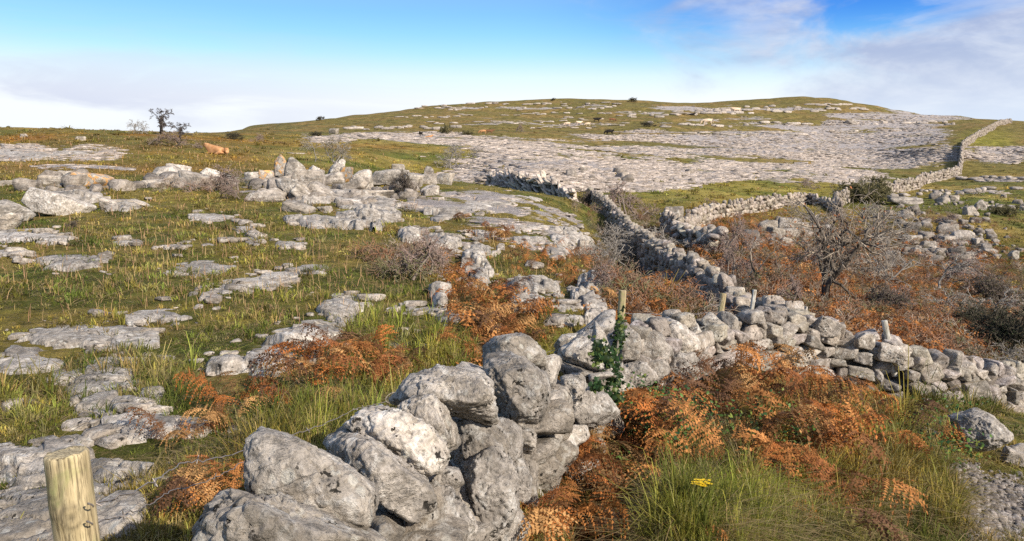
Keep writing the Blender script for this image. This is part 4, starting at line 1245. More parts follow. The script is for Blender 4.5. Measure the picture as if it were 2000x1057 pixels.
def bush_meshes(seed, height, rmin, c1, c2, levels=4, leaves=0, leafc=(.1, .12, .03), **kw):
    sk = skeleton(seed, height, levels, **kw)
    rg = np.random.default_rng(seed + 1)
    cut = 2 if levels > 3 else 1
    v, f = tubes(cat_(sk[:cut]), 6, rmin * 1.4)
    m1 = mesh_np('trunk', v, [f], M_TWIG, np.tile(c1, (len(v), 1)), True)
    v, f = tubes(cat_(sk[cut:]), 3, rmin)
    cc = np.repeat(np.array(c2) * rg.uniform(.6, 1.4, (len(v) // 6, 1)), 6, 0)
    fs = [f]
    if leaves:
        tips = sk[-1][1]; k = rg.integers(0, len(tips), leaves)
        q = tips[k] + rg.normal(0, height * .02, (leaves, 3))
        s = height * .012 * rg.uniform(.6, 1.4, (leaves, 1))
        a, b = rg.normal(size=(leaves, 3)), rg.normal(size=(leaves, 3))
        a /= np.linalg.norm(a, axis=1)[:, None]; b /= np.linalg.norm(b, axis=1)[:, None]
        lv = np.stack([q - a * s, q + b * s * .6, q + a * s, q - b * s * .6], 1).reshape(-1, 3)
        n0 = len(v)
        fs[0] = np.concatenate([f, np.arange(leaves * 4).reshape(-1, 4) + n0])
        v = np.concatenate([v, lv]); cc = np.concatenate([cc, np.repeat(np.array(leafc) * rg.uniform(.6, 1.4, (leaves, 1)), 4, 0)])
    m2 = mesh_np('crown', v, fs, M_TWIG, cc)
    hgt = np.percentile(v[:, 2], 99)
    wid = np.percentile(np.abs(v[:, 0]), 97) * 2
    return m1, m2, hgt, wid
BR = np.array((.13, .105, .085)); BR2 = np.array((.17, .125, .105)); GY_ = np.array((.20, .18, .155)); DK = np.array((.075, .065, .045)); OL = np.array((.20, .18, .09))
kinds = {
 'hawthorn': bush_meshes(11, 3.4, .0042, (.09, .075, .06), (.27, .225, .175), 5, spread=1.3, up=.03, nch=(7, 6, 5, 4), lens=(.85, .62, .55, .5), wob=.30, base_r=.085, trunk=3, base_sp=.02, leaves=300, leafc=(.25, .10, .04)),
 'tree_far': bush_meshes(12, 3.0, .010, (.07, .06, .05), (.10, .085, .08), 5, spread=.8, up=.2, nch=(7, 6, 5, 4), lens=(.6, .55, .5, .5), wob=.25, base_r=.08, wind=(.5, 0), trunk=2, base_sp=.02),
 'scrub_a': bush_meshes(13, 1.5, .004, BR * 1.3, BR2 * 1.7, 4, spread=1.1, up=.05, nch=(6, 6, 5), trunk=6, base_r=.024, lens=(.6, .55, .5), wob=.32),
 'scrub_b': bush_meshes(14, 1.7, .005, GY_ * 1.1, GY_ * 1.4, 4, spread=1.0, up=.12, nch=(6, 5, 5), trunk=6, base_r=.026, lens=(.6, .55, .5), wob=.28),
 'scrub_c': bush_meshes(15, 1.3, .006, BR, BR * .9, 4, spread=1.2, up=0, nch=(7, 7, 5), trunk=9, base_r=.013, lens=(.65, .55, .5), wob=.35, leaves=900, leafc=(.10, .11, .04)),
 'gorse': bush_meshes(16, 1.4, .008, OL * .6, OL * .8, 4, spread=.75, up=.25, nch=(8, 8, 6), trunk=34, base_sp=.28, base_r=.012, lens=(.5, .5, .5), wob=.2, leaves=3000, leafc=(.20, .17, .07)),
 'dark': bush_meshes(17, 1.8, .007, DK, DK, 4, spread=.9, up=.15, nch=(8, 7, 6), trunk=12, base_r=.02, lens=(.6, .55, .5), wob=.3, leaves=4000, leafc=(.035, .045, .02)),
}
# px, py of base, height px, width px, kind, label
BU = [
 (1605,612,212,300,'hawthorn','spreading leafless thorn tree behind the right wall'),
 (313,262,46,52,'tree_far','windswept bare tree on the left skyline'),
 (350,272,30,44,'tree_far','smaller bare tree on the left skyline, just right of the windswept one'),
 (345,285,26,90,'scrub_a','dark low scrub under the two skyline trees'),
 (270,262,24,34,'scrub_b','thin pale sapling left of the windswept tree'),
 (112,250,9,22,'dark','left of two tiny dark bushes on the left skyline'),
 (182,252,8,20,'dark','right of two tiny dark bushes on the left skyline'),
 (458,272,12,26,'dark','dark bush on the far field beyond the lying cow'),
 (497,277,16,28,'scrub_a','brownish bush right of the dark bush beyond the lying cow'),
 (615,268,10,22,'dark','small dark bush at the foot of the hill left'),
 (625,235,7,14,'dark','tiny bush on the hill skyline at left'),
 (648,318,50,70,'scrub_b','grey bare bush behind the white tooth stone'),
 (885,330,48,66,'scrub_b','greenish grey bush standing before the pavement'),
 (870,262,18,20,'gorse','rounded green bush near the far cattle'),
 (1017,258,16,18,'scrub_a','brown bush in the far field right of the cattle'),
 (912,264,8,22,'gorse','low green bush between the far cattle'),
 (1235,200,8,14,'dark','small dark windblown bush on the hill skyline'),
 (1080,197,5,8,'dark','tiny bush on the hill crest left of the windblown one'),
 (1265,247,8,24,'dark','low dark bush on the hill below the crest'),
 (395,372,46,120,'scrub_a','tangled brown thorn bush over the boulder heap'),
 (800,385,46,60,'scrub_c','dark bush growing at the foot of the boulder ridge'),
 (475,388,26,70,'scrub_a','reddish twiggy scrub left of the slanting flat rock'),
 (795,535,82,150,'scrub_a','rounded tangle of bare brown twigs in the grass, centre left'),
 (1160,408,34,60,'scrub_c','dark scrub at the upper end of the long wall, left side'),
 (1250,420,60,120,'scrub_a','reddish brown scrub right of the long wall'),
 (1200,500,60,120,'scrub_b','pale grey thorn tangle left of the long wall, upper'),
 (1170,520,50,110,'scrub_b','pale grey thorn tangle over the thin upright stone'),
 (1285,520,70,110,'scrub_b','bare thorn bush against the middle of the long wall'),
 (1215,570,60,100,'scrub_a','brown scrub behind the ivy covered post'),
 (1420,500,80,90,'scrub_a','slender reddish bush right of the long wall middle'),
 (1370,420,30,60,'scrub_a','brown bush below the curved field wall'),
 (1465,560,80,130,'scrub_a','brown thicket left of the thorn tree'),
 (1440,590,50,90,'scrub_c','dark thicket behind the slim grey post'),
 (1520,600,60,80,'scrub_a','brown twigs around the wall end'),
 (1690,395,44,96,'gorse','dense olive green bush in front of the far zigzag wall'),
 (1590,368,18,40,'scrub_a','small brown bush at the edge of the far pavement'),
 (1700,470,70,150,'scrub_b','grey leafless thicket above the thorn tree, right'),
 (1560,520,60,110,'scrub_a','reddish thicket left above the thorn tree'),
 (1740,560,70,150,'scrub_b','bare grey bush right of the thorn tree'),
 (1790,620,60,130,'scrub_a','brown thicket behind the leaning grey post'),
 (1700,610,50,110,'scrub_c','dark scrub between the thorn tree and the leaning post'),
 (1840,560,60,140,'scrub_a','reddish scrub under the tumbled boulders'),
 (1880,630,60,140,'scrub_b','pale thorny bush near the right edge above the wall'),
 (1975,700,95,150,'dark','dark evergreen bush at the right edge'),
 (1930,660,60,110,'dark','dark evergreen bush left of the one at the right edge'),
 (1960,600,60,120,'scrub_c','dark scrub at the right edge above the evergreen bushes'),
 (1990,745,70,110,'scrub_b','bare pale branches over the wall at the right edge'),
 (1640,450,40,90,'scrub_a','brown bush between the pale boulders and the zigzag wall'),
 (1830,435,20,60,'scrub_a','brown scrub above the tumbled slope'),
 (1960,420,18,50,'gorse','low green bush near the right edge under the ledge'),
 (1340,600,40,60,'scrub_c','dark twigs at the shaded foot of the long wall'),
 (140,445,14,30,'scrub_c','little tuft of dark twigs under the white boulder'),
]
for k, (px, py, h_, w_, kd, lb) in enumerate(BU):
    m1, m2, H_, W_ = kinds[kd]
    c = at(px, py)
    if k == 0: c = P(px, py, 20.0); c[2] = gz(c[:1], c[1:2])[0] - .05
    sc = c[1] / F
    tree = kd in ('hawthorn', 'tree_far')
    o = thing('thorn_tree' if tree else 'bush', tuple(c), lb, 'tree' if tree else 'bush', 'bare thorn trees' if tree else 'wild bushes and scrub')
    sz = h_ * sc / H_ * 1.05
    sw = w_ * sc / W_ * 1.1
    o.scale = (sw, sw, sz)
    o.rotation_euler = (0, 0, 0 if kd in ('hawthorn', 'tree_far') else (k * 1.7) % 6.28)
    a = link('trunk' if tree else 'branches', m1, parent=o); b = link('crown' if tree else 'twigs', m2, parent=o)
# ------------------------------------------------------------------ fence: round posts and wire
M_WIRE, t = new_mat('rusty_wire')
p = t.add('ShaderNodeBsdfPrincipled', i_Base_Color=(.32, .28, .25, 1), i_Roughness=.55, i_Metallic=.7)
t.add('ShaderNodeOutputMaterial', i_0=p.outputs[0])
def wood_mat(name, c1, c2, c3):
    m, t = new_mat(name)
    tc = t.add('ShaderNodeTexCoord')
    mp = t.add('ShaderNodeMapping', i_0=tc.outputs['Object']); mp.inputs['Scale'].default_value = (26, 26, 1.6)
    mk = t.add('ShaderNodeMapping', i_0=tc.outputs['Object']); mk.inputs['Scale'].default_value = (9, 9, 5)
    n1 = t.noise(mp.outputs[0], 1.6, 7, 0.65, 1.2); n2 = t.noise(mk.outputs[0], 1.0, 4, 0.6, 0.8)
    c = t.mix(t.smooth(n1, .32, .68), c1, c2)
    c = t.mix(t.smooth(n2, .50, .66, 0, .8), c, c3)
    fine = t.noise(mp.outputs[0], 5.0, 4, .7)
    c = t.mix(t.smooth(fine, .38, .54, .9, 0), c, (.12, .09, .045))
    b = t.add('ShaderNodeBump', i_Height=t.math('ADD', n1, t.math('MULTIPLY', fine, .5))); b.inputs['Strength'].default_value = .7; b.inputs['Distance'].default_value = .004
    at_ = t.add('ShaderNodeAttribute', attribute_name='Col')
    c = t.mix(1.0, c, at_.outputs[0], 'MULTIPLY')
    p = t.add('ShaderNodeBsdfPrincipled', i_Base_Color=c, i_Normal=b.outputs[0], i_Roughness=.75)
    t.add('ShaderNodeOutputMaterial', i_0=p.outputs[0])
    return m
M_WOOD = wood_mat('treated_post', (.30, .235, .125), (.50, .405, .235), (.24, .25, .09))
M_WOODG = wood_mat('weathered_post', (.36, .34, .30), (.62, .60, .54), (.28, .28, .22))
def post_mesh(rad, h, seed, mat, knots=()):
    rg = np.random.default_rng(seed)
    ns, nz = 48, 60
    an = np.arange(ns) * 2 * np.pi / ns
    zs = np.concatenate([np.linspace(0, h - .012, nz - 2), [h - .004, h]])
    v, c = [], []
    for k, z in enumerate(zs):
        rr_ = rad * (1 + .02 * math.sin(z * 5 + seed)) * (.93 if k == nz - 1 else (.985 if k == nz - 2 else 1))
        ra = rr_ * (1 + .05 * fbm(np.stack([np.cos(an) * 2, np.sin(an) * 2, np.full(ns, z * 1.4)], -1), 3, seed))
        cc = np.ones((ns, 3))
        for (ka, kz, ks) in knots:
            d = np.sqrt((((an - ka + np.pi) % (2 * np.pi) - np.pi) * rad) ** 2 + ((z - kz) * .8) ** 2) / ks
            ra = ra + rad * .10 * np.exp(-(d ** 2)) - rad * .07 * np.exp(-((d / .35) ** 2))
            cc *= (1 - .6 * np.exp(-((d / .33) ** 2)) - .4 * np.exp(-(((d - .75) / .18) ** 2)))[:, None]
        crk = np.abs((an - 5.0 + .12 * np.sin(z * 3) + np.pi) % (2 * np.pi) - np.pi)
        dk = np.exp(-((crk / .07) ** 2)) * (z > h * .25)
        ra = ra - rad * .10 * dk; cc = cc * (1 - .7 * dk)[:, None]
        v.append(np.stack([np.cos(an) * ra, np.sin(an) * ra, np.full(ns, z) + (z > h - .02) * .008 * fbm(np.stack([np.cos(an), np.sin(an)], -1) * 3, 2, seed)], -1)); c.append(cc)
    n0 = len(v) * ns
    # sawn top with rings
    for q in (.8, .6, .4, .2):
        v.append(np.stack([np.cos(an) * rad * q, np.sin(an) * rad * q, np.full(ns, h + .001 * math.sin(q * 30))], -1)); c.append(np.full((ns, 3), 1.05 + .12 * math.sin(q * 25)))
    v.append(np.array([[0, 0, h]])); c.append(np.ones((1, 3)))
    V = np.concatenate(v); k = np.arange(ns); k2 = (k + 1) % ns
    f = np.concatenate([np.stack([a * ns + k, a * ns + k2, (a + 1) * ns + k2, (a + 1) * ns + k], -1) for a in range(nz + 3)])
    f3 = np.stack([(nz + 3) * ns + k, (nz + 3) * ns + k2, np.full(ns, len(V) - 1)], -1)
    return mesh_np('post', V, [f3, f], mat, np.concatenate(c), True)
# top (px,py,Y), base (px,py), radius px
PO = [((129,884),(178,1260),1.85,40,M_WOOD,'thick yellow-green round post with knots'),
      ((1216,567),(1204,770),9.4,7.5,M_WOOD,'mossy green post wrapped in ivy'),
      ((1413,573),(1396,690),11.2,6.2,M_WOOD,'greenish round post leaning slightly right'),
      ((1474,566),(1456,690),11.6,4.0,M_WOODG,'slim grey split post'),
      ((1727,626),(1748,735),11.3,5.6,M_WOODG,'weathered pale grey post leaning left')]
fence = thing('wire_fence', tuple(at(1204, 770)), 'wire fence on round wooden posts beside the nearest stone wall', 'fence')
fl = np.array(fence.location)
tops_, bases_ = [], []
for k, (tp, bp, Yd, rpx, mt, lb) in enumerate(PO):
    a = P(*tp, Yd); b = P(*bp, Yd * .99)
    h = np.linalg.norm(a - b)
    me = post_mesh(rpx * Yd / F, h, 31 + k, mt, ((4.35, h - .125, .030), (5.15, h - .15, .030)) if k == 0 else ())
    o = link('post', me, parent=fence); o['label'] = lb
    d = Vector(a - b).normalized()
    o.rotation_mode = 'QUATERNION'; o.rotation_quaternion = Vector((0, 0, 1)).rotation_difference(d)
    o.location = Vector(b - fl)
    tops_.append(a); bases_.append(b)
def wire(pts_, rad, sag=0.0, n=40, barbs=0):
    """twisted strand through a list of points"""
    rg = np.random.default_rng(len(pts_) * 7 + barbs)
    A, B = [], []
    for p0, p1 in zip(pts_[:-1], pts_[1:]):
        t_ = np.linspace(0, 1, n + 1)[:, None]
        q = p0 * (1 - t_) + p1 * t_; q[:, 2] -= (4 * t_ * (1 - t_))[:, 0] * sag
        q[1:-1] += rg.normal(0, rad * 1.2, (n - 1, 3))
        A.append(q[:-1]); B.append(q[1:])
        for _ in range(barbs):
            k = rg.integers(1, n)
            for s_ in range(2):
                d = rg.normal(size=3); d /= np.linalg.norm(d); A.append(q[k:k + 1] - d * .016); B.append(q[k:k + 1] + d * .016)
    A, B = np.concatenate(A), np.concatenate(B)
    return tubes((A, B, np.full(len(A), rad), np.full(len(A), rad)), 4)
g1 = [P(178, 985, 1.84), P(350, 905, 2.7), P(520, 862, 3.5), P(700, 797, 4.7), P(880, 745, 6.2), P(1207, 640, 9.3)]
g2 = [P(1209, 610, 9.32), P(1401, 610, 11.1), P(1466, 612, 11.5), P(1742, 690, 11.25)]
g3 = [P(1211, 585, 9.32), P(1409, 588, 11.1)]
g4 = [P(176, 1020, 1.84), P(330, 960, 2.7), P(480, 900, 3.5)]
for g, rd, sg, bb in ((g1, .0026, .02, 3), (g2, .0045, .03, 4), (g4, .0020, .02, 2)):
    v, f = wire(g, rd, sg, 24, bb)
    link('wire', mesh_np('wire', v - fl, [f], M_WIRE, smooth=True), parent=fence)
for (a_, b_) in (((172, 983), (182, 988)), ((170, 1018), (180, 1023))):
    q = np.array([P(a_[0], a_[1] + 2, 1.80), P(*a_, 1.785), P((a_[0] + b_[0]) / 2, (a_[1] + b_[1]) / 2, 1.78), P(*b_, 1.79), P(b_[0], b_[1] + 2, 1.81)])
    v, f = tubes((q[:-1], q[1:], np.full(4, .0022), np.full(4, .0022)), 5)
    link('staple', mesh_np('staple', v - fl, [f], M_WIRE, smooth=True), parent=fence)
# loose loops of wire
for (cx, cy, Yd, rad) in ((770, 778, 5.1, .05), (1392, 605, 11.0, .12), (1398, 590, 11.05, .09)):
    c = P(cx, cy, Yd); tq = np.linspace(0, 4 * np.pi, 60)
    q = np.stack([c[0] + rad * np.cos(tq) * (1 + .1 * np.sin(tq * .7)), c[1] + .03 * np.sin(tq * 1.3), c[2] + rad * .55 * np.sin(tq) + .01 * np.cos(tq * .5)], -1)
    v, f = tubes((q[:-1], q[1:], np.full(59, .0022), np.full(59, .0022)), 4)
    link('wire_loop', mesh_np('wire_loop', v - fl, [f], M_WIRE, smooth=True), parent=fence)

# ------------------------------------------------------------------ ivy on the corner post and wall
def leaf_cloud(Q, size, rg, cols, mat, name, lobed=True, facing=(0, -1, .3)):
    n_ = len(Q)
    pr = np.array([[0, -.5], [.35, -.45], [.5, -.05], [.22, .05], [0, .6], [-.22, .05], [-.5, -.05], [-.35, -.45]]) if lobed else np.array([[0, -.5], [.3, -.2], [.28, .2], [0, .55], [-.28, .2], [-.3, -.2]])
    m = len(pr)
    nv = np.array(facing) + rg.normal(0, .45, (n_, 3)); nv /= np.linalg.norm(nv, axis=1)[:, None]
    a = np.cross(nv, rg.normal(size=(n_, 3))); a /= np.linalg.norm(a, axis=1)[:, None]; b = np.cross(nv, a)
    s = (size * rg.uniform(.6, 1.25, n_))[:, None, None]
    V = Q[:, None] + (pr[None, :, 0:1] * a[:, None] + pr[None, :, 1:2] * b[:, None]) * s
    V = np.concatenate([V, (Q + nv * size * .12)[:, None]], 1)
    k = np.arange(m); f = np.stack([k, (k + 1) % m, np.full(m, m)], -1)
    F_ = (f[None] + (np.arange(n_) * (m + 1))[:, None, None]).reshape(-1, 3)
    cc = np.repeat(np.array(cols)[rg.integers(0, len(cols), n_)] * rg.uniform(.7, 1.3, (n_, 1)), m + 1, 0)
    return mesh_np(name, V.reshape(-1, 3), [F_], mat, cc)
rg = np.random.default_rng(9)
iv = thing('ivy', tuple(P(1190, 720, 7.4)), 'dark green ivy climbing the mossy post at the wall corner', 'ivy')
il = np.array(iv.location)
Q = []
for (cx, cy, sx, sy, Yd, n_) in ((1170,690,12,18,5.6,110),(1188,705,16,28,6.0,130),(1200,735,12,22,6.3,110),(1207,660,9,26,8.0,100),(1212,625,6,16,8.9,40),(1165,755,10,8,5.2,40),(1200,775,16,14,5.8,70),(1215,650,10,20,8.4,60)):
    for _ in range(n_): Q.append(P(cx + rg.normal(0, sx * .6), cy + rg.normal(0, sy * .6), Yd + rg.normal(0, .05) - .12))
link('leaves', leaf_cloud(np.array(Q) - il, .042, rg, [(.018, .042, .014), (.028, .06, .018), (.09, .12, .03), (.02, .035, .014)], M_LEAF, 'leaves'), parent=iv)
st = [P(a, b, c) for a, b, c in ((1205, 790, 6.6), (1200, 740, 6.2), (1205, 690, 7.2), (1208, 650, 8.4), (1212, 615, 9.0))]
A, B = np.array(st[:-1]) - il, np.array(st[1:]) - il
v, f = tubes((A, B, np.full(4, .012), np.full(4, .009)), 6)
link('stem', mesh_np('stem', v, [f], M_TWIG, np.tile([.2, .17, .13], (len(v), 1)), True), parent=iv)

# ------------------------------------------------------------------ yellow ragwort
fp = P(1370, 943, 4.1); gd = at(1378, 1010)
rw = thing('ragwort', tuple(gd), 'single ragwort with a flat yellow flower head in the grass', 'flower')
top = fp - gd
acc = Acc(); accs = Acc()
nst = 30
v, f = tubes((np.array([[0, 0, 0], top * .5]), np.array([top * .5, top * .85]), np.array([.005, .004]), np.array([.004, .003])), 5); accs.add(v, f4=f, c=(.10, .14, .04))
for k in range(nst):
    a_ = k * 2.4; r_ = .056 * math.sqrt(k / nst)
    e = top + np.array([math.cos(a_) * r_, math.sin(a_) * r_ * .8, rg.normal(0, .005)])
    v, f = tubes((top[None] * .85, e[None], np.array([.0018]), np.array([.0014])), 4); accs.add(v, f4=f, c=(.12, .16, .04))
    for j in range(11):
        b_ = j * 2 * math.pi / 11; d = np.array([math.cos(b_), math.sin(b_), .15]); pz = np.array([-math.sin(b_), math.cos(b_), 0])
        acc.add([e + d * .002 - pz * .0015, e + d * .012 - pz * .0024, e + d * .013 + pz * .0024, e + d * .002 + pz * .0015], f4=[[0, 1, 2, 3]], c=(.85, .62, .02))
    ring = [e + np.array([math.cos(b_) * .0045, math.sin(b_) * .0045, .001]) for b_ in np.arange(6) * math.pi / 3] + [e + np.array([0, 0, .005])]
    acc.add(ring, f3=[[j, (j + 1) % 6, 6] for j in range(6)], c=(.75, .42, .02))
link('stem', accs.mesh('stem', M_LEAF), parent=rw); link('flower_head', acc.mesh('flower_head', M_LEAF), parent=rw)

# ------------------------------------------------------------------ cattle
def skin(name, chain, mat):
    """chain: list of polylines of (x,y,z,r); the polylines share their first vertex with an existing one by index"""
    V, E_, RR = [], [], []
    for start, line in chain:
        prev = start
        for (x, y, z, r) in line:
            V.append((x, y, z)); RR.append(r)
            if prev is not None: E_.append((prev, len(V) - 1))
            prev = len(V) - 1
    me = bpy.data.meshes.new(name); me.from_pydata(V, E_, [])
    o = bpy.data.objects.new(name, me); COL.objects.link(o)
    md = o.modifiers.new('skin', 'SKIN'); md.use_smooth_shade = True
    for i, r in enumerate(RR): me.skin_vertices[0].data[i].radius = (r, r)
    me.skin_vertices[0].data[0].use_root = True
    s_ = o.modifiers.new('sub', 'SUBSURF'); s_.levels = s_.render_levels = 2
    dg = bpy.context.evaluated_depsgraph_get()
    em = bpy.data.meshes.new_from_object(o.evaluated_get(dg))
    bpy.data.objects.remove(o)
    em.name = name
    em.materials.clear(); em.materials.append(mat)
    return em
def coat(name, c, c2):
    m, t = new_mat(name)
    tc = t.add('ShaderNodeTexCoord')
    n_ = t.noise(tc.outputs['Object'], 2.2, 4, .6)
    p = t.add('ShaderNodeBsdfPrincipled', i_Base_Color=t.mix(t.smooth(n_, .4, .6), c, c2), i_Roughness=.95)
    p.inputs['Specular IOR Level'].default_value = .03
    t.add('ShaderNodeOutputMaterial', i_0=p.outputs[0]); return m
# spine 0..5: rump, loin, barrel, shoulder, neck, poll ; x forwards
def cow_chain(pose):
    if pose == 'lie':
        sp = [(-.95, 0, .45, .22), (-.55, 0, .52, .36), (0, 0, .50, .40), (.5, 0, .52, .34), (.85, 0, .80, .27), (1.08, 0, 1.02, .20), (1.42, 0, .90, .13)]
        legs = [(1, [(-.75, .38, .28, .17), (-.25, .50, .14, .09), (-.62, .58, .07, .05)]), (1, [(-.75, -.38, .28, .17), (-.25, -.50, .14, .09), (-.62, -.58, .07, .05)]),
                (3, [(.55, .30, .25, .13), (.95, .34, .12, .07), (.65, .42, .06, .045)]), (3, [(.55, -.30, .25, .13), (.95, -.34, .12, .07), (.65, -.42, .06, .045)])]
    else:
        hd = [(.98, 0, .98, .24), (1.25, 0, .62, .19), (1.42, 0, .25, .12)] if pose == 'graze' else [(.98, 0, 1.18, .25), (1.22, 0, 1.32, .19), (1.58, 0, 1.18, .12)]
        sp = [(-1.0, 0, 1.16, .20), (-.60, 0, 1.08, .34), (0, 0, 1.0, .42), (.55, 0, 1.05, .35)] + hd
        legs = []
        for s_ in (.24, -.24):
            legs.append((1, [(-.72, s_, .80, .17), (-.66, s_, .58, .09), (-.90, s_, .40, .065), (-.84, s_, .10, .05), (-.78, s_, .02, .055)]))
            legs.append((3, [(.56, s_, .70, .14), (.58, s_, .42, .08), (.58, s_, .12, .05), (.62, s_, .02, .055)]))
    hx, hy, hz, _ = sp[5]
    ears = [(5, [(hx - .02, .17, hz + .06, .05), (hx - .05, .27, hz + .05, .025)]), (5, [(hx - .02, -.17, hz + .06, .05), (hx - .05, -.27, hz + .05, .025)])]
    bx, by, bz, _ = sp[0]
    tail = [(0, [(bx - .14, 0, bz + .02, .04), (bx - .20, 0, bz * .55, .025), (bx - .18, 0, max(.1, bz * .35), .045)])]
    return [(None, sp)] + legs + ears + tail
CO = {'black': coat('black_coat', (.012, .011, .011), (.03, .026, .024)), 'cream': coat('cream_coat', (.62, .47, .33), (.72, .58, .44)), 'tan': coat('tan_coat', (.40, .20, .09), (.50, .28, .14)), 'brown': coat('brown_coat', (.14, .07, .04), (.22, .11, .06))}
cows = {ps: skin('cow_' + ps, cow_chain(ps), CO['cream']) for ps in ('stand', 'graze', 'lie')}
CW = [(423,301,50,'lie','tan','tan cow lying in the brown grass at left',160),
 (1190,264,17,'graze','black','black cow grazing alone on the upper pavement',200),(1166,239,13,'stand','black','black cow standing in the far hill herd',10),(1196,239,12,'graze','brown','brown cow grazing right of the black one in the hill herd',0),
 (1108,246,11,'graze','cream','cream cow at the left end of the hill herd',180),(1131,244,11,'stand','cream','second cream cow from the left in the hill herd',20),(1148,246,10,'graze','cream','third cream cow from the left in the hill herd, below the black one',190),
 (1381,245,20,'graze','cream','large cream cow grazing on the far right slope',170),(1438,221,16,'stand','cream','cream cow highest up under the rock terrace',180),(1352,226,12,'lie','black','black cow lying under the rock terrace',0),
 (943,262,13,'graze','tan','tan cow grazing near the green bush in the far field',180),(957,262,13,'stand','brown','brown cow next to the tan one in the far field',0),(822,267,9,'stand','black','small black cow facing the viewer in the far field',80),(838,269,14,'lie','tan','orange brown cow lying right of the small black one',0)]
mcache = {}
for px, py, wpx, ps, cl, lb, yawd in CW:
    c = at(px, py)
    key = (ps, cl)
    if key not in mcache:
        me = cows[ps].copy(); me.materials.clear(); me.materials.append(CO[cl]); mcache[key] = me
    o = link('cow', mcache[key], tuple(c))
    ln = 2.5
    k = wpx * c[1] / F / ln * (1.18 if ps != 'lie' else 1.08) * (1.0 if yawd not in (80,) else 1.6)
    o.scale = (k, k, k)
    if ps == 'lie': o.location.z -= .12
    o.rotation_euler = (0, 0, R(yawd))
    tag(o, lb, 'cow', 'cattle grazing on the hillside')
# ------------------------------------------------------------------ bracken
def frond(seed, n_p=20, detail=9, curl=1.0):
    """one dead frond of unit length: rachis, pinnae with toothed edges. returns verts, tris, colour weight"""
    rg = np.random.default_rng(seed)
    V, Fc, Wt = [], [], []
    # rachis curve: rises, arches over
    tpar = np.linspace(0, 1, 16)
    ang = R(72) - tpar ** 1.3 * R(95) * curl + rg.normal(0, .05, 16)
    side = rg.normal(0, .15) * tpar ** 2
    d = np.stack([np.cos(ang), side, np.sin(ang)], -1)
    C = np.concatenate([[[0, 0, 0]], np.cumsum(d[:-1] / 15, 0)])
    w_ = .007
    for k in range(15):
        n0 = len(V)
        V += [C[k] + [0, w_ * (1 - k / 18), 0], C[k] - [0, w_ * (1 - k / 18), 0], C[k + 1] - [0, w_ * (1 - k / 18), 0], C[k + 1] + [0, w_ * (1 - k / 18), 0]]
        Fc += [[n0, n0 + 1, n0 + 2], [n0, n0 + 2, n0 + 3]]; Wt += [.6] * 4
    for k in range(n_p):
        u = .25 + .75 * (k + .5) / n_p
        c = np.array([np.interp(u, tpar, C[:, i]) for i in range(3)]); dd = np.array([np.interp(u, tpar, d[:, i]) for i in range(3)])
        up = np.cross(dd, [0, 1, 0]); up /= np.linalg.norm(up)
        L = .34 * math.sin(math.pi * min(1, (1.12 - u) * 1.05)) ** .8 * rg.uniform(.75, 1.1)
        for sg in (-1, 1):
            if rg.random() < .14: continue
            ax = np.array([0, sg, 0]) + dd * .45 - up * 0 + rg.normal(0, .12, 3); ax /= np.linalg.norm(ax)
            droop = rg.uniform(.1, 1.1)
            wv = dd - ax * np.dot(dd, ax); wv /= np.linalg.norm(wv)
            tw = rg.normal(0, .55); wv = wv * math.cos(tw) + np.cross(ax, wv) * math.sin(tw)
            m = max(2, int(detail * (L / .34) + 1))
            for j in range(m):
                a0, a1 = j / m, (j + .85) / m
                p0 = c + ax * L * a0 - np.array([0, 0, droop * L * a0 ** 2]); p1 = c + ax * L * a1 - np.array([0, 0, droop * L * a1 ** 2])
                ww = (.036 if detail > 5 else .045) * (1 - a0 * .85) * rg.uniform(.7, 1.2)
                for s2 in (-1, 1):
                    tip = (p0 + p1) / 2 + wv * ww * s2 + ax * ww * .5 + rg.normal(0, .006, 3)
                    n0 = len(V); V += [p0, p1, tip]; Fc.append([n0, n0 + 1, n0 + 2]); Wt += [rg.uniform(.7, 1.25)] * 3
    return np.array(V), np.array(Fc), np.array(Wt)
FR = [frond(k, 20, 9, c) for k, c in enumerate((.7, .9, 1.1, 1.3, 1.5, 1.0, 1.25, .8))]
FRL = [frond(40 + k, 9, 3, c) for k, c in enumerate((.7, 1.0, 1.3, 1.5))]
FCOL = np.array([(.34, .145, .042), (.39, .18, .058), (.25, .10, .035), (.40, .23, .09), (.16, .075, .03), (.34, .125, .034), (.30, .13, .04), (.12, .065, .035), (.20, .12, .05)])
FCOL = FCOL * np.array([1.10, 1.06, 1.05])
def place(tm, x, y, z, size, seed, cols, tilt=.35, az=None):
    rg = np.random.default_rng(seed)
    out = Acc()
    which = rg.integers(0, len(tm), len(x))
    for k in range(len(tm)):
        s_ = np.where(which == k)[0]
        if not len(s_): continue
        v, f, wt = tm[k]
        n_ = len(s_)
        yw = rg.uniform(0, 2 * np.pi, n_) if az is None else az[s_]
        tx = rg.normal(0, tilt, n_)
        cy, sy, ct, st_ = np.cos(yw), np.sin(yw), np.cos(tx), np.sin(tx)
        vx, vy, vz = v[:, 0][None], v[:, 1][None], v[:, 2][None]
        y1 = vy * ct[:, None] - vz * st_[:, None]; z1 = vy * st_[:, None] + vz * ct[:, None]
        X_ = vx * cy[:, None] - y1 * sy[:, None]; Y_ = vx * sy[:, None] + y1 * cy[:, None]
        S_ = size[s_][:, None]
        V = np.stack([X_ * S_ + x[s_][:, None], Y_ * S_ + y[s_][:, None], z1 * S_ + z[s_][:, None]], -1).reshape(-1, 3)
        Fc = (f[None] + (np.arange(n_) * len(v))[:, None, None]).reshape(-1, 3)
        c = cols[rg.integers(0, len(cols), n_)] * rg.uniform(.75, 1.3, (n_, 1))
        out.add(V, Fc, c=(c[:, None] * wt[None, :, None]).reshape(-1, 3))
    return out
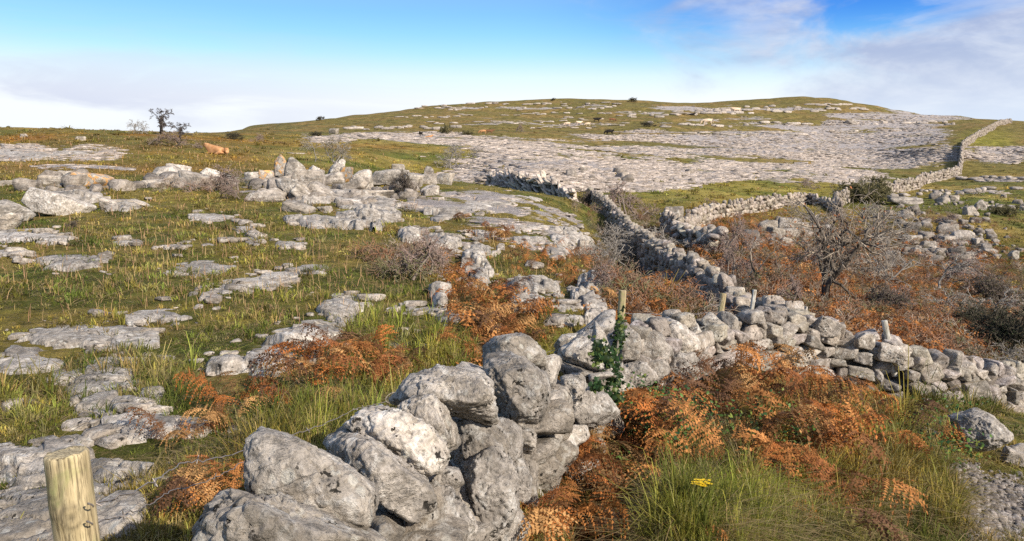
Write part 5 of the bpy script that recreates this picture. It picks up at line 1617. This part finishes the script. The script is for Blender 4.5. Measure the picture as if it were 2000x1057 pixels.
FERN_R = [(1150,930,80,110,1),(1120,1030,80,60,1),(1430,760,130,80,.9),(1300,860,130,90,.55),(1560,800,170,50,.9),(1680,850,110,40,1),(1480,900,120,60,.7),(1250,1000,60,60,.5),(1640,1010,70,40,.7),(1320,1040,80,30,.7),(1680,770,100,30,.7),(1450,700,90,30,.8),(1600,725,90,16,.8),(1350,780,70,60,.8),(1880,760,40,20,.3),(1740,720,60,14,.7),(1560,960,80,60,.4)]
FERN_C = [(960,640,80,60,1),(900,560,34,50,.9),(980,600,70,30,.8),(1080,515,70,30,.8),(880,690,30,30,.5),(1010,500,40,20,.6),(955,462,40,18,.8),(1260,570,90,60,1),(1240,630,70,30,1),(1320,600,60,40,.5),(1180,560,50,50,.6),(1200,480,40,60,.4),(930,720,40,30,.5),(860,500,26,30,.5)]
FERN_H = [(1450,540,180,50,.7),(1650,560,300,90,.7),(1430,470,130,50,.6),(1750,640,200,50,.7),(1850,520,150,40,.6),(1330,560,60,50,.5),(1640,470,140,40,.5),(1500,420,80,20,.3)]
def notrock(px, py):
    m = np.ones(np.shape(px))
    for cx, cy, rx, ry in OUT:
        s_ = (np.abs(px - cx) < rx * 1.2) & (np.abs(py - cy) < ry * 1.3)
        if s_.any():
            d = ((px[s_] - cx) / rx) ** 2 + ((py[s_] - cy - ry * .15) / ry) ** 2
            m[s_] = np.minimum(m[s_], np.maximum(sst(d, .5, .95), .16))
    return m
NR = notrock(CPX, CPY)
wg = blobs(CPX, CPY, FERN_R, .4) * (CR < 14)
x, y, z, r = sample(wg, 285, 81)
o = link('bracken', place(FR, x, y, z - .03, np.random.default_rng(1).uniform(.35, .9, len(x)) * np.clip(r / 6.5, .62, 1), 2, FCOL, .6).mesh('bracken', M_FERN)); tag(o, 'thick rust brown dead bracken below the stone walls', kind='stuff')
wg = blobs(CPX, CPY, FERN_C, .4) * (CR > 6) * (CR < 30) * NR
x, y, z, r = sample(wg, 620, 82)
o = link('bracken', place(FRL + FR[:2], x, y, z - .03, np.random.default_rng(2).uniform(.28, .6, len(x)), 3, FCOL * 1.05, .7).mesh('bracken', M_FERN)); tag(o, 'dead bracken patches among the rocks in the centre', kind='stuff')
wg = blobs(CPX, CPY, FERN_H, .5) * (CR > 14) * (CR < 70)
x, y, z, r = sample(wg, 4200, 83)
o = link('bracken', place(FRL, x, y, z - .03, np.random.default_rng(3).uniform(.4, .85, len(x)), 4, FCOL * 1.05, .6).mesh('bracken', M_FERN)); tag(o, 'dead bracken filling the hollow behind the walls', kind='stuff')
# single plants standing in the turf on the left
for k, (px, py, n_, sz, lb) in enumerate([(668,705,13,.48,'bushy rust coloured fern standing at the end of the curving ledge'),(610,760,9,.55,'bent fern with arching fronds below the bushy one'),(600,800,6,.40,'small rusty fern right below the bent fern'),
        (735,770,8,.45,'feathery brown fern left of the white stone'),(770,715,7,.42,'pinkish brown fern at the grassy middle'),(455,800,6,.34,'thin reddish fern by the broken ledge'),(452,840,6,.28,'small curled fern below the thin reddish one'),
        (345,868,8,.30,'low orange fern near the bottom left ledge'),(400,960,6,.32,'dry brown fern beside the big pointed stone'),(450,1000,7,.30,'pale withered fern at the bottom beside the near wall'),(905,430,8,.5,'orange fern tuft on the mid slope, left'),(985,470,10,.6,'orange fern tuft on the mid slope, right')]):
    c = at(px, py)
    rg = np.random.default_rng(500 + k)
    n_ = int(n_ * .9); sz *= 1.1
    xs, ys = rg.normal(0, sz * .16, n_), rg.normal(0, sz * .16, n_)
    me = place(FR, xs, ys, np.zeros(n_), rg.uniform(.6, 1.1, n_) * sz * 1.15, 600 + k, FCOL * 1.0, .4).mesh('fern', M_FERN)
    tag(link('fern', me, tuple(c)), lb, 'fern', 'dead ferns standing in the turf')

# ------------------------------------------------------------------ undergrowth of bare twigs and small dark leaves in the hollow
def clump(seed, leaves):
    sk = skeleton(seed, .6, 3, trunk=5, spread=1.0, up=.1, nch=(4, 3), lens=(.6, .6), wob=.3, base_r=.006)
    v, f = tubes(cat_(sk), 3, .0045)
    return v, np.concatenate([f[:, :3], f[:, [0, 2, 3]]]), np.ones(len(v))
CL = [clump(700 + k, 0) for k in range(5)]
HOL = [(1650,560,330,110,1),(1240,500,90,90,.8),(1440,470,130,60,.7),(1900,640,150,60,1),(1790,450,200,40,.4),(1150,400,40,20,.5),(1210,420,30,30,.5),(390,365,80,14,.6),(340,282,60,8,.5),(790,520,70,26,.5)]
wg = blobs(CPX, CPY, HOL, .5) * (CR > 12) * (CR < 90) * NR
x, y, z, r = sample(wg, 2300, 84)
rg = np.random.default_rng(4)
TC = np.array([(.24, .17, .12), (.30, .24, .18), (.18, .12, .08), (.27, .14, .08), (.15, .14, .07)])
o = link('undergrowth', place(CL, x, y, z, rg.uniform(.7, 1.6, len(x)), 5, TC, .3).mesh('undergrowth', M_TWIG)); tag(o, 'brown leafless undergrowth of the hollow', kind='stuff')

# green bramble leaves among the bracken
BRM = [(1260,850,60,60,1),(1340,830,50,40,.8),(1290,900,50,40,.6),(1360,780,30,20,.5),(1230,960,30,30,.8),(1500,850,50,30,.6),(1290,760,30,20,.6),(1800,880,40,30,.5),(1880,900,50,30,.8),(1560,880,50,30,.7),(1410,860,50,20,.4),(1850,830,80,20,.6)]
wg = blobs(CPX, CPY, BRM, .4) * (CR < 14)
x, y, z, r = sample(wg, 2300, 85)
Q = np.stack([x, y, z + rg.uniform(.04, .34, len(x))], -1)
o = link('brambles', leaf_cloud(Q, .038, rg, [(.05, .11, .02), (.08, .15, .03), (.03, .07, .02), (.13, .16, .03)], M_LEAF, 'brambles', False, (0, -.3, 1))); tag(o, 'small green bramble leaves among the bracken', kind='stuff')

# ------------------------------------------------------------------ grass
def blades(x, y, z, r, h, wd, col, seed, lean=.62, az=None, ln=None):
    """curved blades, each with its own lean"""
    rg = np.random.default_rng(seed)
    n_ = len(x)
    if az is None:
        az = rg.uniform(0, 2 * np.pi, n_); ln = np.abs(rg.normal(0, lean, n_)) + .08
    dx = np.cos(az) * ln + .03; dy = np.sin(az) * ln
    wz = az + rg.normal(0, .6, n_)
    px_, py_ = -np.sin(wz), np.cos(wz)
    # turned mostly so that the width is seen
    b = np.stack([x, y, z - .01], -1)
    s = np.stack([px_, py_, np.zeros(n_)], -1) * wd[:, None] * .5
    H_ = h[:, None]
    fz = 1 / np.sqrt(1 + ln * ln)
    m1 = b + np.stack([dx * .28, dy * .28, np.full(n_, .52) * fz], -1) * H_
    m2 = b + np.stack([dx * .75, dy * .75, np.full(n_, .86) * fz], -1) * H_
    tp = b + np.stack([dx * 1.45, dy * 1.45, (.98 - .35 * np.clip(ln, 0, 1.2)) * fz], -1) * H_
    V = np.stack([b - s, b + s, m1 + s * .85, m1 - s * .85, m2 + s * .55, m2 - s * .55, tp], 1)
    base = (np.arange(n_) * 7)[:, None]
    f4 = np.concatenate([base + [[0, 1, 2, 3]], base + [[3, 2, 4, 5]]])
    f3 = base + [[5, 4, 6]]
    C_ = np.repeat(col[:, None], 7, 1)
    return V.reshape(-1, 3), f3, f4, C_.reshape(-1, 3)
rock_far = 1 - sst(RM[:-1, :-1], .35, .7) * .9
tuft = fbm(np.stack([CX, CY], -1) * 2.2, 3, 61) * (1 - sst(CR, 25, 60))
gravel_off = 1 - blobs(CPX, CPY, GRAVEL, .2)
fern_on = np.clip(blobs(CPX, CPY, FERN_R, .4), 0, 1)
wg = (np.clip(.6 + 2.2 * tuft, .12, 2)) * rock_far * NR * gravel_off * np.clip(CR, 0, 60) ** .45 * (CR < 210) * (1 - .15 * fern_on)
wg *= np.where(CR > 130, .4, 1)
def grass(N, seed, wgt, hf, label, name='grass', per=18, lean=.6, flat=.28):
    """tussocks: every tuft has its own height and colour, its blades lean outwards; some lie flat and dead"""
    nt_ = N // per
    x, y, z, r = sample(wgt, nt_, seed)
    rg = np.random.default_rng(seed)
    px, py = proj(x, y, z)
    col, k = landcol(x, y, px, py)
    lush = blobs(px, py, LUSH, .6)
    hn = fbm(np.stack([x, y], -1) * 1.1, 3, 62)
    h = hf * np.clip(.7 + 1.5 * hn + .35 * lush, .22, 2.2) * rg.lognormal(0, .35, nt_)
    h *= np.where(r > 25, np.clip(r / 40, 1, 1.8), 1)
    tf = fbm(np.stack([x, y], -1) * (6 / (1 + r / 12))[:, None], 2, 66)
    col = col * (rg.uniform(.6, 1.35, nt_) * (1 + 1.3 * tf))[:, None]
    straw = rg.random(nt_) < .18 + .2 * k
    col = np.where(straw[:, None], col * .35 + np.array([.42, .31, .14]) * .65 * rg.uniform(.6, 1.1, (nt_, 1)), col)
    col[:, 0] *= rg.uniform(.82, 1.15, nt_)
    rep = lambda a_: np.repeat(a_, per, 0)
    X_, Y_, R_, H_, C_ = rep(x), rep(y), rep(r), rep(h), rep(col)
    n_ = len(X_)
    az = rg.uniform(0, 2 * np.pi, n_); ra = np.abs(rg.normal(0, 1, n_))
    sp = np.clip(R_ / 7, .7, 6) * .035
    X_ = X_ + np.cos(az) * ra * sp; Y_ = Y_ + np.sin(az) * ra * sp
    Z_ = gz(X_, Y_)
    az = az + rg.normal(0, .7, n_)
    ln = .12 + ra * lean * rg.uniform(.4, 1.3, n_)
    H_ = H_ * rg.uniform(.45, 1.25, n_)
    fl = rg.random(n_) < flat
    ln = np.where(fl, ln + 1.3, ln)
    C_ = C_ * rg.uniform(.7, 1.35, (n_, 1))
    C_ = np.where(fl[:, None], np.array([.34, .25, .12]) * rg.uniform(.5, 1.2, (n_, 1)), C_)
    wd = np.maximum(.0045, R_ * .00095) * rg.uniform(.6, 1.5, n_)
    V, f3, f4, C2 = blades(X_, Y_, Z_, R_, H_, wd, C_, seed, az=az, ln=ln)
    o = link(name, mesh_np(name, V, [f3, f4], M_GRASS, C2)); tag(o, label, kind='stuff')
grass(520000, 91, wg, .10, 'rough green and straw coloured grass over the whole hillside')
# taller grass in the lower right and beside the near wall, seed stalks on the left turf
TALL = [(1400,830,160,60,.45),(1600,820,160,40,.5),(1200,900,80,60,.4),(1450,1010,230,80,1),(1530,840,60,40,.9),(1740,900,100,70,.9),(640,900,140,90,.7),(800,720,120,80,.5),(1650,950,120,70,.8),(1350,950,100,60,.6),(1900,790,120,16,.7),(1300,600,80,20,.5),(260,760,110,60,.4),(60,800,80,40,.4),(1800,800,60,20,.6),(1830,1000,50,60,.8)]
grass(76000, 92, blobs(CPX, CPY, TALL, .5) * NR * gravel_off * (CR < 20), .22, 'tall lush grass beside and below the near wall', 'tall_grass', 22, .5, .15)
DRY = [(250,320,420,50,1),(500,500,500,140,.5),(750,320,250,30,.7),(1350,1000,160,60,.5),(700,560,200,100,.5),(1650,600,300,100,.3),(1230,880,40,90,.8)]
x, y, z, r = sample(blobs(CPX, CPY, DRY, .5) * NR * (CR < 100), 6500, 93)
rg = np.random.default_rng(94)
h = rg.uniform(.10, .30, len(x)) * np.clip(r / 14, .7, 1.1)
cc = np.array([.46, .33, .15]) * rg.uniform(.5, 1.2, (len(x), 1))
cc[:, 1] *= rg.uniform(.75, 1.05, len(x))
V, f3, f4, C_ = blades(x, y, z, r, h, np.maximum(.0028, r * .0006) * 1.0, cc, 95, .55)
o = link('dry_stalks', mesh_np('dry_stalks', V, [f3, f4], M_GRASS, C_)); tag(o, 'dry straw coloured seed stalks above the grass', kind='stuff')
